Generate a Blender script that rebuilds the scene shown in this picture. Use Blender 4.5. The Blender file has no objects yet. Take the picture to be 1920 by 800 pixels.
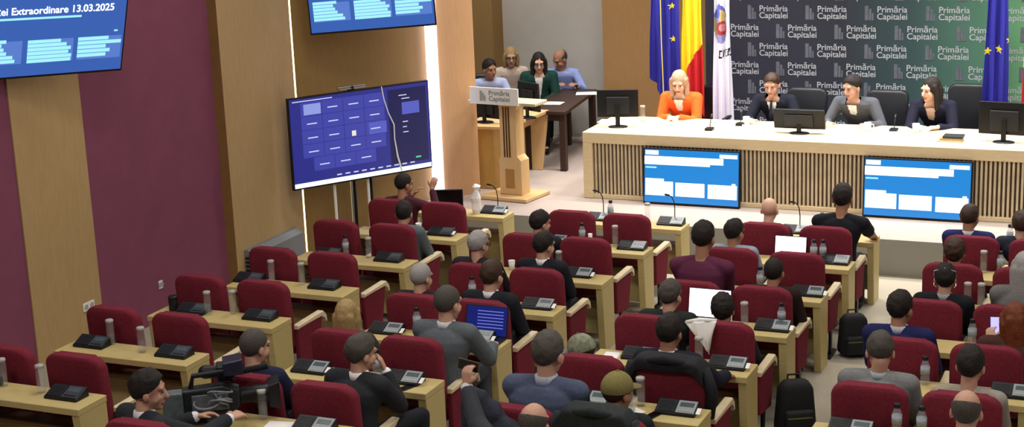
import bpy, bmesh, math, random
from mathutils import Vector, Matrix, noise
R = random.Random(7)
V = Vector
PI = math.pi
sc = bpy.context.scene
COL = sc.collection

# ------------------------------------------------------------------ materials
def lin(h):
    if isinstance(h, str):
        h = [int(h[i:i+2], 16) / 255 for i in (0, 2, 4)]
        return tuple(c / 12.92 if c <= .04045 else ((c + .055) / 1.055) ** 2.4 for c in h)
    return tuple(h)
MATS = {}
def M(name, col, rough=.6, var=.10, scale=30, metal=0, spec=.3, bump=0, stretch=(1, 1, 1), sheen=0):
    if name in MATS: return MATS[name]
    m = bpy.data.materials.new(name); m.use_nodes = True
    nt = m.node_tree; b = nt.nodes['Principled BSDF']
    c = lin(col)
    b.inputs['Roughness'].default_value = rough
    b.inputs['Metallic'].default_value = metal
    b.inputs['Specular IOR Level'].default_value = spec
    if sheen: b.inputs['Sheen Weight'].default_value = sheen
    tc = nt.nodes.new('ShaderNodeTexCoord'); mp = nt.nodes.new('ShaderNodeMapping')
    mp.inputs['Scale'].default_value = stretch
    nz = nt.nodes.new('ShaderNodeTexNoise'); nz.inputs['Scale'].default_value = scale; nz.inputs['Detail'].default_value = 3
    rp = nt.nodes.new('ShaderNodeValToRGB')
    rp.color_ramp.elements[0].position = .3; rp.color_ramp.elements[1].position = .7
    rp.color_ramp.elements[0].color = (*[x * (1 - var) for x in c], 1)
    rp.color_ramp.elements[1].color = (*[min(1, x * (1 + var)) for x in c], 1)
    L = nt.links.new
    L(tc.outputs['Object'], mp.inputs['Vector']); L(mp.outputs['Vector'], nz.inputs['Vector'])
    L(nz.outputs['Fac'], rp.inputs['Fac']); L(rp.outputs['Color'], b.inputs['Base Color'])
    if bump:
        bp = nt.nodes.new('ShaderNodeBump'); bp.inputs['Strength'].default_value = bump; bp.inputs['Distance'].default_value = .01
        L(nz.outputs['Fac'], bp.inputs['Height']); L(bp.outputs['Normal'], b.inputs['Normal'])
    MATS[name] = m
    return m
def EM(name, col, strength):
    if name in MATS: return MATS[name]
    m = bpy.data.materials.new(name); m.use_nodes = True
    nt = m.node_tree; b = nt.nodes['Principled BSDF']
    b.inputs['Base Color'].default_value = (*[x * .1 for x in lin(col)], 1)
    b.inputs['Emission Color'].default_value = (*lin(col), 1)
    b.inputs['Emission Strength'].default_value = strength
    b.inputs['Roughness'].default_value = .3
    MATS[name] = m
    return m
def GLASS(name, col, alpha):
    if name in MATS: return MATS[name]
    m = bpy.data.materials.new(name); m.use_nodes = True
    nt = m.node_tree; b = nt.nodes['Principled BSDF']
    b.inputs['Base Color'].default_value = (*lin(col), 1)
    b.inputs['Roughness'].default_value = .12
    b.inputs['Alpha'].default_value = alpha
    MATS[name] = m
    return m

wood = M('oak laminate', 'c2b078', .45, .07, 9, stretch=(1, 8, 8), spec=.4)
wood_edge = M('oak arm', 'd9c9a6', .4, .08, 12, spec=.4)
wood_stage = M('stage oak', 'dfcca4', .45, .07, 8, stretch=(1, 8, 8), spec=.3)
wood_lect = M('lectern oak', 'cfae7c', .45, .07, 8, stretch=(8, 8, 1), spec=.4)
red = M('red upholstery', '732735', .9, .16, 60, spec=.15, bump=.15, sheen=.0)
red_dark = M('dark red shell', '5a1526', .7, .1, 40)
black = M('black plastic', '17181c', .45, .15, 40)
blackm = M('black metal', '1a1a1d', .4, .1, 40, metal=.3)
dark_screen = M('dark screen', '0b0c10', .2, .1, 20, spec=.5)
keyp = M('grey keypad', '8f979c', .45, .06, 60)
keyd = M('keypad display', '4a575c', .3, .15, 90)
keyp_dark = M('dark keypad', '3c434a', .45, .08, 60)
white = M('white plastic', 'e9e9ea', .5, .03, 30)
paper = M('white paper', 'f1f0ee', .8, .02, 20)
chrome = M('chrome', 'b9bcc2', .25, .05, 30, metal=.9)
grey_cap = M('grey cap', 'a9a9a4', .4, .05, 30)
dark_cap = M('dark cap', '1d1f24', .4, .1, 30)
glass = GLASS('clear glass', 'c9cdcb', 0.15)
water = GLASS('bottle plastic', 'b9bfc6', .26)
leather = M('black leather', '1b1d22', .4, .12, 50, spec=.4)

# ------------------------------------------------------------------ mesh helpers
def link(o, parent=None):
    COL.objects.link(o)
    if parent is not None: o.parent = parent
    return o
def mesh_obj(name, me, mats, parent=None, smooth=False):
    if not isinstance(mats, (list, tuple)): mats = [mats]
    if len(me.materials) == 0:
        for m in mats: me.materials.append(m)
    if smooth:
        for p in me.polygons: p.use_smooth = True
    return link(bpy.data.objects.new(name, me), parent)
def bm_obj(name, bm, mats, parent=None, smooth=False):
    bmesh.ops.recalc_face_normals(bm, faces=bm.faces[:])
    me = bpy.data.meshes.new(name); bm.to_mesh(me); bm.free()
    return mesh_obj(name, me, mats, parent, smooth)
def tag(o, label, cat, group=None, kind=None):
    if label: o['label'] = label
    if cat: o['category'] = cat
    if group: o['group'] = group
    if kind: o['kind'] = kind
    return o
def thing(name, label, cat, loc=(0, 0, 0), rz=0, group=None):
    o = bpy.data.objects.new(name, None); o.empty_display_size = .1
    COL.objects.link(o); o.location = loc; o.rotation_euler = (0, 0, rz)
    return tag(o, label, cat, group)
def struct(o):
    o['kind'] = 'structure'; return o
def box(bm, x0, x1, y0, y1, z0, z1, bev=0, mat=None, seg=2):
    vs = [bm.verts.new((x, y, z)) for x in (x0, x1) for y in (y0, y1) for z in (z0, z1)]
    F = [(0, 1, 3, 2), (4, 6, 7, 5), (0, 4, 5, 1), (2, 3, 7, 6), (0, 2, 6, 4), (1, 5, 7, 3)]
    fs = [bm.faces.new([vs[i] for i in f]) for f in F]
    if mat is not None:
        for f in fs: f.material_index = mat
    if bev:
        es = list({e for f in fs for e in f.edges})
        r = bmesh.ops.bevel(bm, geom=es, offset=bev, segments=seg, affect='EDGES', profile=.5)
        if mat is not None:
            for f in r['faces']: f.material_index = mat
    return vs
def prism(bm, pts, axis, a0, a1, bev=0, seg=2, mat=0):
    """extrude a 2D outline along an axis: axis 'x' pts=(y,z), 'y' pts=(x,z), 'z' pts=(x,y)"""
    def P(p, a):
        return {'x': (a, p[0], p[1]), 'y': (p[0], a, p[1]), 'z': (p[0], p[1], a)}[axis]
    A = [bm.verts.new(P(p, a0)) for p in pts]; B = [bm.verts.new(P(p, a1)) for p in pts]
    n = len(pts); fs = [bm.faces.new(A), bm.faces.new(B[::-1])]
    caps = list(fs[0].edges) + list(fs[1].edges)
    for i in range(n): fs.append(bm.faces.new((A[i], A[(i+1) % n], B[(i+1) % n], B[i])))
    for f in fs: f.material_index = mat
    if bev: bmesh.ops.bevel(bm, geom=caps, offset=bev, segments=seg, affect='EDGES', profile=.5)
    return A + B
def lathe(bm, prof, seg=16, c=(0, 0, 0), mat=0):
    rings = []
    for r, z in prof:
        if r < 1e-5: rings.append([bm.verts.new((c[0], c[1], c[2] + z))])
        else: rings.append([bm.verts.new((c[0] + r*math.cos(2*PI*k/seg), c[1] + r*math.sin(2*PI*k/seg), c[2] + z)) for k in range(seg)])
    for a, b in zip(rings, rings[1:]):
        for k in range(seg):
            k2 = (k + 1) % seg
            q = [a[k % len(a)], a[k2 % len(a)], b[k2 % len(b)], b[k % len(b)]]
            u = []
            for v in q:
                if v not in u: u.append(v)
            if len(u) > 2:
                f = bm.faces.new(u); f.material_index = mat
    for rg in (rings[0], rings[-1]):
        if len(rg) > 1:
            f = bm.faces.new(rg); f.material_index = mat
def frame_of(d):
    d = V(d).normalized(); a = V((0, 0, 1)) if abs(d.z) < .9 else V((1, 0, 0))
    u = d.cross(a).normalized(); return u, d.cross(u).normalized(), d
def tube(bm, pts, r, seg=8, mat=0):
    pts = [V(p) for p in pts]; rings = []
    rs = r if isinstance(r, (list, tuple)) else [r]*len(pts)
    for i, p in enumerate(pts):
        d = (pts[min(i+1, len(pts)-1)] - pts[max(i-1, 0)])
        u, w, _ = frame_of(d)
        rings.append([bm.verts.new(p + (u*math.cos(2*PI*k/seg) + w*math.sin(2*PI*k/seg))*rs[i]) for k in range(seg)])
    for a, b in zip(rings, rings[1:]):
        best = min(range(seg), key=lambda s: sum((a[k].co - b[(k+s) % seg].co).length for k in range(seg)))
        for k in range(seg):
            f = bm.faces.new((a[k], a[(k+1) % seg], b[(k+1+best) % seg], b[(k+best) % seg])); f.material_index = mat
    for rg in (rings[0], rings[-1]):
        f = bm.faces.new(rg); f.material_index = mat
def rcone(bm, p0, r0, p1, r1, seg=12):
    """round-ended tapered limb"""
    p0, p1 = V(p0), V(p1); d = p1 - p0
    if d.length < 1e-6: d = V((0, 0, 1e-4)); p1 = p0 + d
    u, w, n = frame_of(d); prof = []
    for k in range(0, 4): a = -PI/2 + PI/2*k/4; prof.append((p0 + n*math.sin(a)*r0, math.cos(a)*r0))
    prof.append((p0, r0)); prof.append((p1, r1))
    for k in range(1, 5): a = PI/2*k/4; prof.append((p1 + n*math.sin(a)*r1, math.cos(a)*r1))
    rings = []
    for c, r in prof:
        if r < 1e-4: rings.append([bm.verts.new(c)])
        else: rings.append([bm.verts.new(c + (u*math.cos(2*PI*k/seg) + w*math.sin(2*PI*k/seg))*r) for k in range(seg)])
    for a, b in zip(rings, rings[1:]):
        for k in range(seg):
            k2 = (k+1) % seg; q = []
            for v in (a[k % len(a)], a[k2 % len(a)], b[k2 % len(b)], b[k % len(b)]):
                if v not in q: q.append(v)
            if len(q) > 2: bm.faces.new(q)
def ell(bm, c, ax, seg=16, rings=10):
    """ellipsoid with axis vectors ax[0..2]"""
    c = V(c); rr = []
    for i in range(rings + 1):
        a = -PI/2 + PI*i/rings
        if i in (0, rings): rr.append([bm.verts.new(c + ax[2]*math.sin(a))])
        else: rr.append([bm.verts.new(c + (ax[0]*math.cos(2*PI*k/seg) + ax[1]*math.sin(2*PI*k/seg))*math.cos(a) + ax[2]*math.sin(a)) for k in range(seg)])
    out = [v for r in rr for v in r]
    for a, b in zip(rr, rr[1:]):
        for k in range(seg):
            k2 = (k+1) % seg; q = []
            for v in (a[k % len(a)], a[k2 % len(a)], b[k2 % len(b)], b[k % len(b)]):
                if v not in q: q.append(v)
            if len(q) > 2: bm.faces.new(q)
    return out
def loft(bm, rings, seg=20):
    """rings: (center, side vector, front vector)"""
    rr = [[bm.verts.new(c + s*math.cos(2*PI*k/seg) + f*math.sin(2*PI*k/seg)) for k in range(seg)] for c, s, f in rings]
    for a, b in zip(rr, rr[1:]):
        for k in range(seg): bm.faces.new((a[k], a[(k+1) % seg], b[(k+1) % seg], b[k]))
    bm.faces.new(rr[0][::-1]); bm.faces.new(rr[-1])
def blend(bm, vox, smooth=4):
    """melt overlapping pieces into one continuous surface"""
    bmesh.ops.recalc_face_normals(bm, faces=bm.faces[:])
    me = bpy.data.meshes.new('tmp'); bm.to_mesh(me); bm.free()
    o = bpy.data.objects.new('tmp', me); COL.objects.link(o)
    r = o.modifiers.new('r', 'REMESH'); r.mode = 'VOXEL'; r.voxel_size = vox; r.use_smooth_shade = True
    if smooth:
        s = o.modifiers.new('s', 'SMOOTH'); s.factor = .5; s.iterations = smooth
    dg = bpy.context.evaluated_depsgraph_get(); dg.update()
    out = bpy.data.meshes.new_from_object(o.evaluated_get(dg))
    bpy.data.objects.remove(o); bpy.data.meshes.remove(me)
    for p in out.polygons: p.use_smooth = True
    return out
def text_mesh(body, size, bold=0, align='CENTER', extrude=.002):
    cu = bpy.data.curves.new('t', 'FONT'); cu.body = body; cu.size = size; cu.align_x = align; cu.align_y = 'CENTER'
    cu.offset = bold; cu.extrude = extrude; cu.space_line = .82
    o = bpy.data.objects.new('t', cu); COL.objects.link(o)
    dg = bpy.context.evaluated_depsgraph_get(); dg.update()
    me = bpy.data.meshes.new_from_object(o.evaluated_get(dg))
    bpy.data.objects.remove(o); bpy.data.curves.remove(cu)
    return me
def add_mesh(bm, me, mat4, mi=0):
    n0 = len(bm.verts); bm.verts.ensure_lookup_table()
    vs = [bm.verts.new(mat4 @ v.co) for v in me.vertices]
    for p in me.polygons:
        try:
            f = bm.faces.new([vs[i] for i in p.vertices]); f.material_index = mi
        except ValueError: pass
def copy_tree(o, parent=None):
    c = o.copy(); COL.objects.link(c); c.parent = parent
    for ch in KIDS[o.name]: copy_tree(ch, c)
    KIDS[c.name] = []
    return c
KIDS = {}
def index_kids(root):
    KIDS[root.name] = list(root.children)
    for c in root.children: index_kids(c)

# ------------------------------------------------------------------ measured layout of the hall
YD = {0: -.1, 1: 1.215, 2: 2.6, 3: 3.926, 4: 5.218, 5: 6.524, 6: 7.792, 7: 9.1}      # far edge of the desks, row by row
FL = {0: .55, 1: .44, 2: .322, 3: .233, 4: .153, 5: .086, 6: .056, 7: 0.}            # terrace levels
DH = .723
TOP = {k: FL[k] + DH for k in FL}
STAGE = .433
ROWW = {7: 'first', 6: 'second', 5: 'third', 4: 'fourth', 3: 'fifth', 2: 'sixth', 1: 'seventh', 0: 'eighth'}
BLK = {'A': ('block beside the maroon wall', 0.0), 'B': ('second block from the maroon wall', 2.221),
       'C': ('third block from the maroon wall', 4.413), 'D': ('block across the open aisle', 6.56)}
CX = {'A': (-1.07, -.37), 'B': (1.22, 1.87), 'C': (3.41, 4.07), 'D': (5.55, 6.19)}
SIDE = {0: 'wall-side', 1: 'aisle-side'}
SIDED = {0: 'aisle-side', 1: 'inner'}
def sidew(b, s): return (SIDED if b == 'D' else SIDE)[s]

# ------------------------------------------------------------------ room shell
carpet = M('carpet', 'a39c8c', .95, .10, 120, bump=.2)
carpet_stage = M('stage carpet', 'a5988f', .95, .08, 120, bump=.2)
riser = M('riser', '8d8b84', .9, .08, 90)
maroon = M('maroon wall', '80465e', .75, .06, 4)
tan = M('tan panel', 'b4986a', .55, .05, 5, stretch=(6, 6, 1))
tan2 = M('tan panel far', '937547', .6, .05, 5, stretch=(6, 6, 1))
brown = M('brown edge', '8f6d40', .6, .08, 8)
grey_wall = M('grey wall', 'bab7b1', .8, .03, 5)
brown_wall = M('brown wall', '96744a', .6, .06, 5, stretch=(6, 6, 1))
ceil_m = M('ceiling', 'd8d4cc', .9, .03, 6)

bm = bmesh.new()
edges = [-10.0] + [YD[k] + .06 for k in range(0, 7)] + [10.034]
lv = [FL[k] for k in range(0, 8)]
for i in range(8): box(bm, -3.6, 13, edges[i], edges[i+1], -.3, lv[i])
struct(bm_obj('floor', bm, carpet))
bm = bmesh.new()
box(bm, -3.6, 13, 10.034, 16.0, -.3, STAGE - .004)
f = struct(bm_obj('floor_stage', bm, carpet_stage))
bm = bmesh.new(); box(bm, -2.2, 13, 10.022, 10.034, 0, STAGE)
struct(bm_obj('trim_1', bm, riser))
bm = bmesh.new(); box(bm, -3.1, -2.9, -10, 8.8, -.3, 6.0); struct(bm_obj('wall_left', bm, maroon))
bm = bmesh.new(); box(bm, -2.9, -2.885, 3.77, 4.82, FL[3], 6.0)
struct(bm_obj('trim_2', bm, tan))
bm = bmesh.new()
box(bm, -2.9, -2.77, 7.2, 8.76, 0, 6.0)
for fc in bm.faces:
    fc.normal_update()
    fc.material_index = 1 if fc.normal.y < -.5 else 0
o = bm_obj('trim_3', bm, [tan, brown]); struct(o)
# splayed wall behind the displays, then its forward return
D2 = V((.55, .835, 0)).normalized(); N2 = V((D2.y, -D2.x, 0)); S2 = V((-3.02, 8.79, 0))
def slab(name, t0, t1, off, th, mat, z1=6.0, z0=-.3):
    bm = bmesh.new()
    a = S2 + D2*t0 + N2*off; b = S2 + D2*t1 + N2*off; c = b - N2*th; d = a - N2*th
    prism(bm, [(p.x, p.y) for p in (a, b, c, d)], 'z', z0, z1)
    return struct(bm_obj(name, bm, mat))
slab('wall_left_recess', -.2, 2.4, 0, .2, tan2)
peach = M('warm lit panel', 'c29a72', .5, .04, 5, stretch=(6, 6, 1))  # warm light falling on this face is put into its peach colour
slab('wall_left_return', 2.27, 2.83, .1, .32, peach)
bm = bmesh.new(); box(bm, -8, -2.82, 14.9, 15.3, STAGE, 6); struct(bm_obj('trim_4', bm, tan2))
bm = bmesh.new(); box(bm, -8, 13, 15.3, 15.5, -.3, 6); struct(bm_obj('wall_far', bm, grey_wall))
bm = bmesh.new(); box(bm, -.85, 13, 14.6, 15.3, STAGE, 6); struct(bm_obj('wall_stage', bm, brown_wall))
bm = bmesh.new(); box(bm, 13, 13.2, -10, 15.5, -.3, 6); struct(bm_obj('wall_right', bm, maroon))
bm = bmesh.new(); box(bm, -3.1, 13, -10.2, -10, -.3, 6); struct(bm_obj('wall_back', bm, maroon))
bm = bmesh.new(); box(bm, -8, 13.2, -10.2, 15.5, 6, 6.2); struct(bm_obj('ceiling', bm, ceil_m))
# sockets and the low convector on the wall
def socket(y, z, lab, w=.09, h=.09, x=-2.885):
    t = thing('wall_socket', lab, 'socket', (x, y, z))
    bm = bmesh.new(); box(bm, 0, .012, -w, w, -h/2, h/2, .004); bm_obj('plate', bm, white, t)
    for s in (-1, 1):
        bm = bmesh.new()
        lathe(bm, [(.028, 0), (.028, .004), (.02, .004), (.018, .001)], 14)
        for v in bm.verts: v.co = V((.012 + v.co.z, s*w*.5 + v.co.x, v.co.y))
        bm_obj('outlet', bm, grey_cap, t)
socket(4.60, .62, 'white double wall socket low on the tan stripe panel')
socket(5.86, .49, 'small white wall socket low on the maroon wall', .035, .09, -2.9)
t = thing('convector_unit', 'low grey metal convector unit standing against the tan wall panel', 'heater', (-2.77, 7.93, 0))
gm = M('grey metal', '84878c', .5, .05, 30, metal=.2)
bm = bmesh.new(); prism(bm, [(0, .08), (.13, .08), (.13, .44), (.06, .5), (0, .5)], 'y', -.57, .57, .006)
bm_obj('casing', bm, gm, t)
bm = bmesh.new()
for k in range(6): box(bm, .02, .115, -.585, -.566, .14 + k*.05, .165 + k*.05)
bm_obj('grille', bm, black, t)
bm = bmesh.new()
for s in (-.5, .45): box(bm, .02, .11, s, s + .05, 0, .08)
bm_obj('foot', bm, black, t)
# light strips
t = thing('led_strip', 'thin warm light strip along the far edge of the tan wall panel', 'light', (-2.80, 8.785, 0))
bm = bmesh.new(); box(bm, -.02, .015, -.025, .02, 0, 6.0); bm_obj('backing', bm, white, t)
bm = bmesh.new(); box(bm, .015, .026, -.02, .02, 0.02, 5.98, .003); bm_obj('diffuser', bm, EM('warm led', 'ffeaa0', 5.0), t)
tp = S2 + D2*2.18 + N2*.09
t = thing('light_tube', 'bright white vertical light tube in the corner beside the big display', 'light', (tp.x, tp.y, 0))
bm = bmesh.new(); lathe(bm, [(.066, .0), (.078, .03), (.078, 4.4), (.066, 4.43)], 20); bm_obj('diffuser', bm, EM('white led', 'ece4ff', 4.5), t, True)
bm = bmesh.new(); lathe(bm, [(.082, 4.40), (.082, 4.5), (0, 4.5)], 20); bm_obj('end_cap', bm, chrome, t)

# ------------------------------------------------------------------ chairs
def arc(cx, cz, r, a0, a1, n=6): return [(cx + r*math.cos(a0 + (a1-a0)*i/n), cz + r*math.sin(a0 + (a1-a0)*i/n)) for i in range(n+1)]
def make_chair():
    t = thing('auditorium_chair', None, 'chair')
    # backrest: rounded outline, padded, leaning back
    bm = bmesh.new()
    out = [(.235, .40)] + [(.278, .62)] + arc(.170, .985, .105, 0.12, PI/2) + arc(-.170, .985, .105, PI/2, PI - .12) + [(-.278, .62), (-.235, .40)]
    prism(bm, out, 'y', -.33, -.22, .035, 3)
    for v in bm.verts:
        k = v.co.z - .4
        v.co.y -= .07*k + (.05*(v.co.x/.28)**2 - .05)*(-.35)
    bm_obj('backrest', bm, red, t, True)
    bm = bmesh.new()
    out = [(.215, .34)] + [(.255, .60)] + arc(.16, .955, .09, 0.1, PI/2) + arc(-.16, .955, .09, PI/2, PI - .1) + [(-.255, .60), (-.215, .34)]
    prism(bm, out, 'y', -.338, -.318, .006)
    for v in bm.verts: v.co.y -= .07*(v.co.z - .4) - .012
    bm_obj('back_shell', bm, red_dark, t)
    bm = bmesh.new(); box(bm, -.245, .245, -.24, .22, .36, .46, .04, seg=3)
    for v in bm.verts:
        v.co.z += .012*(1 - (v.co.x/.25)**2) + (v.co.y*.05)
    bm_obj('seat', bm, red, t, True)
    for s in (-1, 1):
        bm = bmesh.new()
        side = [(-.25, .28), (.10, .24), (.19, .60), (.17, .635), (-.26, .635)]
        prism(bm, side, 'x', s*.262, s*.312, .012)
        a = bm_obj('side_panel', bm, red, t)
        bm = bmesh.new()
        cap = [(-.27, .625)] + [(.17, .640), (.23, .60), (.245, .55), (.27, .552), (.255, .622), (.20, .672), (-.27, .662)]
        prism(bm, cap, 'x', s*.252, s*.324, .010)
        bm_obj('armrest', bm, wood_edge, t)
        bm = bmesh.new(); prism(bm, [(-.13, 0.02), (-.07, 0.02), (-.05, .30), (-.13, .30)], 'x', s*.275, s*.300, .004)
        lg = bm_obj('leg', bm, blackm, t)
        bm = bmesh.new(); box(bm, s*.2875 - .035, s*.2875 + .035, -.24, .06, 0, .022, .006); bm_obj('foot_plate', bm, blackm, lg)
    return t
chair0 = make_chair(); index_kids(chair0); used_chair = [False]
def place_chair(x, n, label):
    c = chair0 if not used_chair[0] else copy_tree(chair0)
    used_chair[0] = True
    c.location = (x, YD[n] + .45, FL[n+1])
    c['label'] = label; c['group'] = 'red auditorium chairs'
    return c
# ------------------------------------------------------------------ desks
def make_desk():
    t = thing('conference_desk', None, 'desk')
    bm = bmesh.new(); box(bm, -.685, .685, -.345, 0, DH - .055, DH, .006); bm_obj('desk_top', bm, wood, t)
    for s in (-1, 1):
        bm = bmesh.new()
        prism(bm, [(-.335, DH - .056), (-.004, DH - .056), (-.004, 0), (-.275, 0)], 'x', s*.61, s*.682, .005)
        bm_obj('side_panel', bm, wood, t)
    bm = bmesh.new(); box(bm, -.61, .61, -.045, -.012, .10, .50); bm_obj('modesty_panel', bm, wood, t)
    bm = bmesh.new(); box(bm, -.61, .61, -.26, -.046, .50, .518, .003); bm_obj('shelf', bm, M('shelf', '5a4326', .6), t)
    return t
desk0 = make_desk(); index_kids(desk0); first = True
for b in 'ABCD':
    for n in range(1, 8):
        d = desk0 if first else copy_tree(desk0)
        first = False
        d.location = (BLK[b][1] - .685, YD[n], FL[n])
        d['label'] = f'light oak two-seat desk, {ROWW[n]} row from the stage, {BLK[b][0]}'
        d['group'] = 'oak audience desks'
exec_people = []

# ------------------------------------------------------------------ things on the desks
def slope_plate(bm, x0, x1, u0, u1, lift, th, mat=0):
    """thin plate lying on the sloped face of the conference unit (u: distance up the slope)"""
    a = V((0, -.075, .022)); d = V((0, .135, .055)).normalized(); nn = V((0, -d.z, d.y))
    vs = []
    for l in (lift, lift + th):
        for x, u in ((x0, u0), (x1, u0), (x1, u1), (x0, u1)): vs.append(bm.verts.new(a + d*u + nn*l + V((x, 0, 0))))
    for q in ((3, 2, 1, 0), (4, 5, 6, 7), (0, 1, 5, 4), (1, 2, 6, 5), (2, 3, 7, 6), (3, 0, 4, 7)):
        f = bm.faces.new([vs[i] for i in q]); f.material_index = mat
def make_unit(lit, card, mic):
    t = thing('conference_unit', None, 'microphone unit')
    bm = bmesh.new()
    prism(bm, [(-.078, 0), (-.078, .02), (.062, .078), (.078, .07), (.078, 0)], 'x', -.155, .155, .006)
    bm_obj('housing', bm, black, t)
    bm = bmesh.new(); slope_plate(bm, -.145, -.01, .012, .135, .001, .003)
    for k in range(7): slope_plate(bm, -.135, -.02, .02 + k*.016, .026 + k*.016, .004, .002, 1)
    bm_obj('speaker_panel', bm, [M('speaker panel', '25282d', .6, .1, 80), black], t)
    bm = bmesh.new(); slope_plate(bm, 0.005, .147, .008, .138, .001, .005)
    kp = bm_obj('keypad', bm, keyp if lit else keyp_dark, t)
    bm = bmesh.new(); slope_plate(bm, .022, .130, .072, .118, .0065, .001)
    bm_obj('display', bm, keyd, kp)
    bm = bmesh.new()
    for k in range(5): slope_plate(bm, .024 + k*.022, .038 + k*.022, .022, .036, .0065, .003)
    bm_obj('buttons', bm, grey_cap if lit else black, kp)
    if card:
        bm = bmesh.new(); slope_plate(bm, .160, .192, .01, .075, .0, .004)
        bm_obj('card', bm, white, t)
    if mic:
        g = bmesh.new(); tube(g, [(.03, .05, .06), (.03, .055, .18), (.025, .04, .27), (.01, 0, .33), (-.01, -.04, .355)], .006)
        st = bm_obj('microphone_stem', g, black, t)
        g = bmesh.new(); rcone(g, (-.01, -.04, .355), .011, (-.035, -.085, .372), .012); bm_obj('microphone_head', g, black, st, True)
    return t
UN = {}
def unit(b, x, n, dy, lit, card, mic, lab, rz=0):
    k = (lit, card, mic)
    if k not in UN: UN[k] = make_unit(*k); index_kids(UN[k]); c = UN[k]
    else: c = copy_tree(UN[k])
    c.location = (x, YD[n] + dy, TOP[n]); c.rotation_euler.z = rz
    c['label'] = lab; c['group'] = 'conference units'
    return c
for b, n, s, x, dy, lit, card, mic in [
    ('A', 1, 1, -.27, -.14, 0, 0, 0), ('A', 1, 0, -1.10, -.14, 0, 0, 0), ('A', 2, 0, -1.12, -.13, 0, 0, 0), ('A', 2, 1, -.26, -.14, 0, 0, 0), ('A', 3, 0, -1.00, -.12, 0, 0, 0), ('A', 3, 1, -.27, -.11, 0, 0, 0),
    ('A', 4, 0, -1.22, -.11, 0, 0, 0), ('A', 4, 1, -.34, -.11, 0, 0, 0), ('A', 5, 1, -.30, -.11, 0, 0, 0), ('A', 5, 0, -1.05, -.11, 0, 0, 0), ('A', 6, 1, -.29, -.12, 0, 1, 0), ('A', 7, 1, -.22, -.11, 1, 1, 1),
    ('B', 1, 1, 1.93, -.14, 1, 0, 0), ('B', 2, 0, 1.08, -.14, 1, 1, 0), ('B', 2, 1, 1.93, -.14, 1, 1, 0), ('B', 3, 0, 1.06, -.13, 1, 1, 0), ('B', 3, 1, 1.93, -.10, 1, 1, 0), ('B', 4, 1, 1.98, -.12, 1, 1, 0),
    ('B', 5, 1, 1.87, -.11, 1, 1, 0), ('B', 6, 0, 1.09, -.11, 1, 0, 0), ('B', 6, 1, 2.02, -.13, 1, 0, 0), ('B', 7, 0, 1.15, -.11, 1, 0, 1), ('B', 7, 1, 2.03, -.11, 1, 0, 1),
    ('C', 2, 1, 4.19, -.13, 1, 1, 0), ('C', 2, 0, 3.50, -.13, 1, 1, 0), ('C', 3, 0, 3.45, -.13, 1, 0, 0), ('C', 3, 1, 4.20, -.14, 1, 1, 0), ('C', 4, 1, 4.24, -.14, 1, 1, 0), ('C', 5, 1, 4.24, -.12, 1, 1, 0),
    ('C', 6, 1, 4.22, -.12, 1, 0, 0), ('C', 7, 0, 3.5, -.11, 1, 0, 1),
    ('D', 2, 0, 5.47, -.13, 1, 0, 0), ('D', 3, 1, 6.42, -.14, 1, 0, 0), ('D', 4, 1, 6.4, -.13, 1, 0, 0)]:
    lab = f"{'grey-keyed' if lit else 'dark'} conference unit on {sidew(b, s)} half of {ROWW[n]}-row desk, {BLK[b][0]}"
    unit(b, x, n, dy, lit, card, mic, lab)
# bottles and glasses
def make_bottle(kind):
    t = thing('water_bottle', None, 'bottle')
    bm = bmesh.new()
    if kind == 'clear': lathe(bm, [(.030, 0), (.034, .006), (.034, .150), (.033, .19), (.030, .205)], 18)
    else: lathe(bm, [(.030, 0), (.036, .008), (.036, .05), (.034, .07), (.036, .09), (.036, .15), (.022, .19), (.016, .205)], 18)
    bm_obj('bottle_body', bm, glass if kind == 'clear' else water, t, True)
    bm = bmesh.new()
    if kind == 'clear': lathe(bm, [(.033, .203), (.035, .207), (.035, .222), (.030, .228), (0, .228)], 18)
    else: lathe(bm, [(.021, .198), (.023, .203), (.023, .226), (.020, .230), (0, .230)], 18)
    bm_obj('cap', bm, grey_cap if kind == 'clear' else dark_cap, t, True)
    bm = bmesh.new()
    if kind == 'clear': lathe(bm, [(.0295, .004), (.0295, .10), (0, .10)], 14)
    else: lathe(bm, [(.0366, .085), (.0366, .145)], 18)
    if kind != 'clear': bm_obj('label_band', bm, M('bottle label', '9aa3ad', .6, .2, 60), t, True)
    else: bm_obj('water_fill', bm, GLASS('water', 'c4cacc', .08), t, True)
    return t
BO = {}
def bottle(kind, x, y, z, lab, s=1):
    if kind not in BO: BO[kind] = make_bottle(kind); index_kids(BO[kind]); c = BO[kind]
    else: c = copy_tree(BO[kind])
    c.location = (x, y, z); c.scale = (s, s, s); c['label'] = lab; c['group'] = 'water bottles'
    return c
NEAR = {('A', 1, 0): 'standing left of a dark conference unit', }
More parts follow.
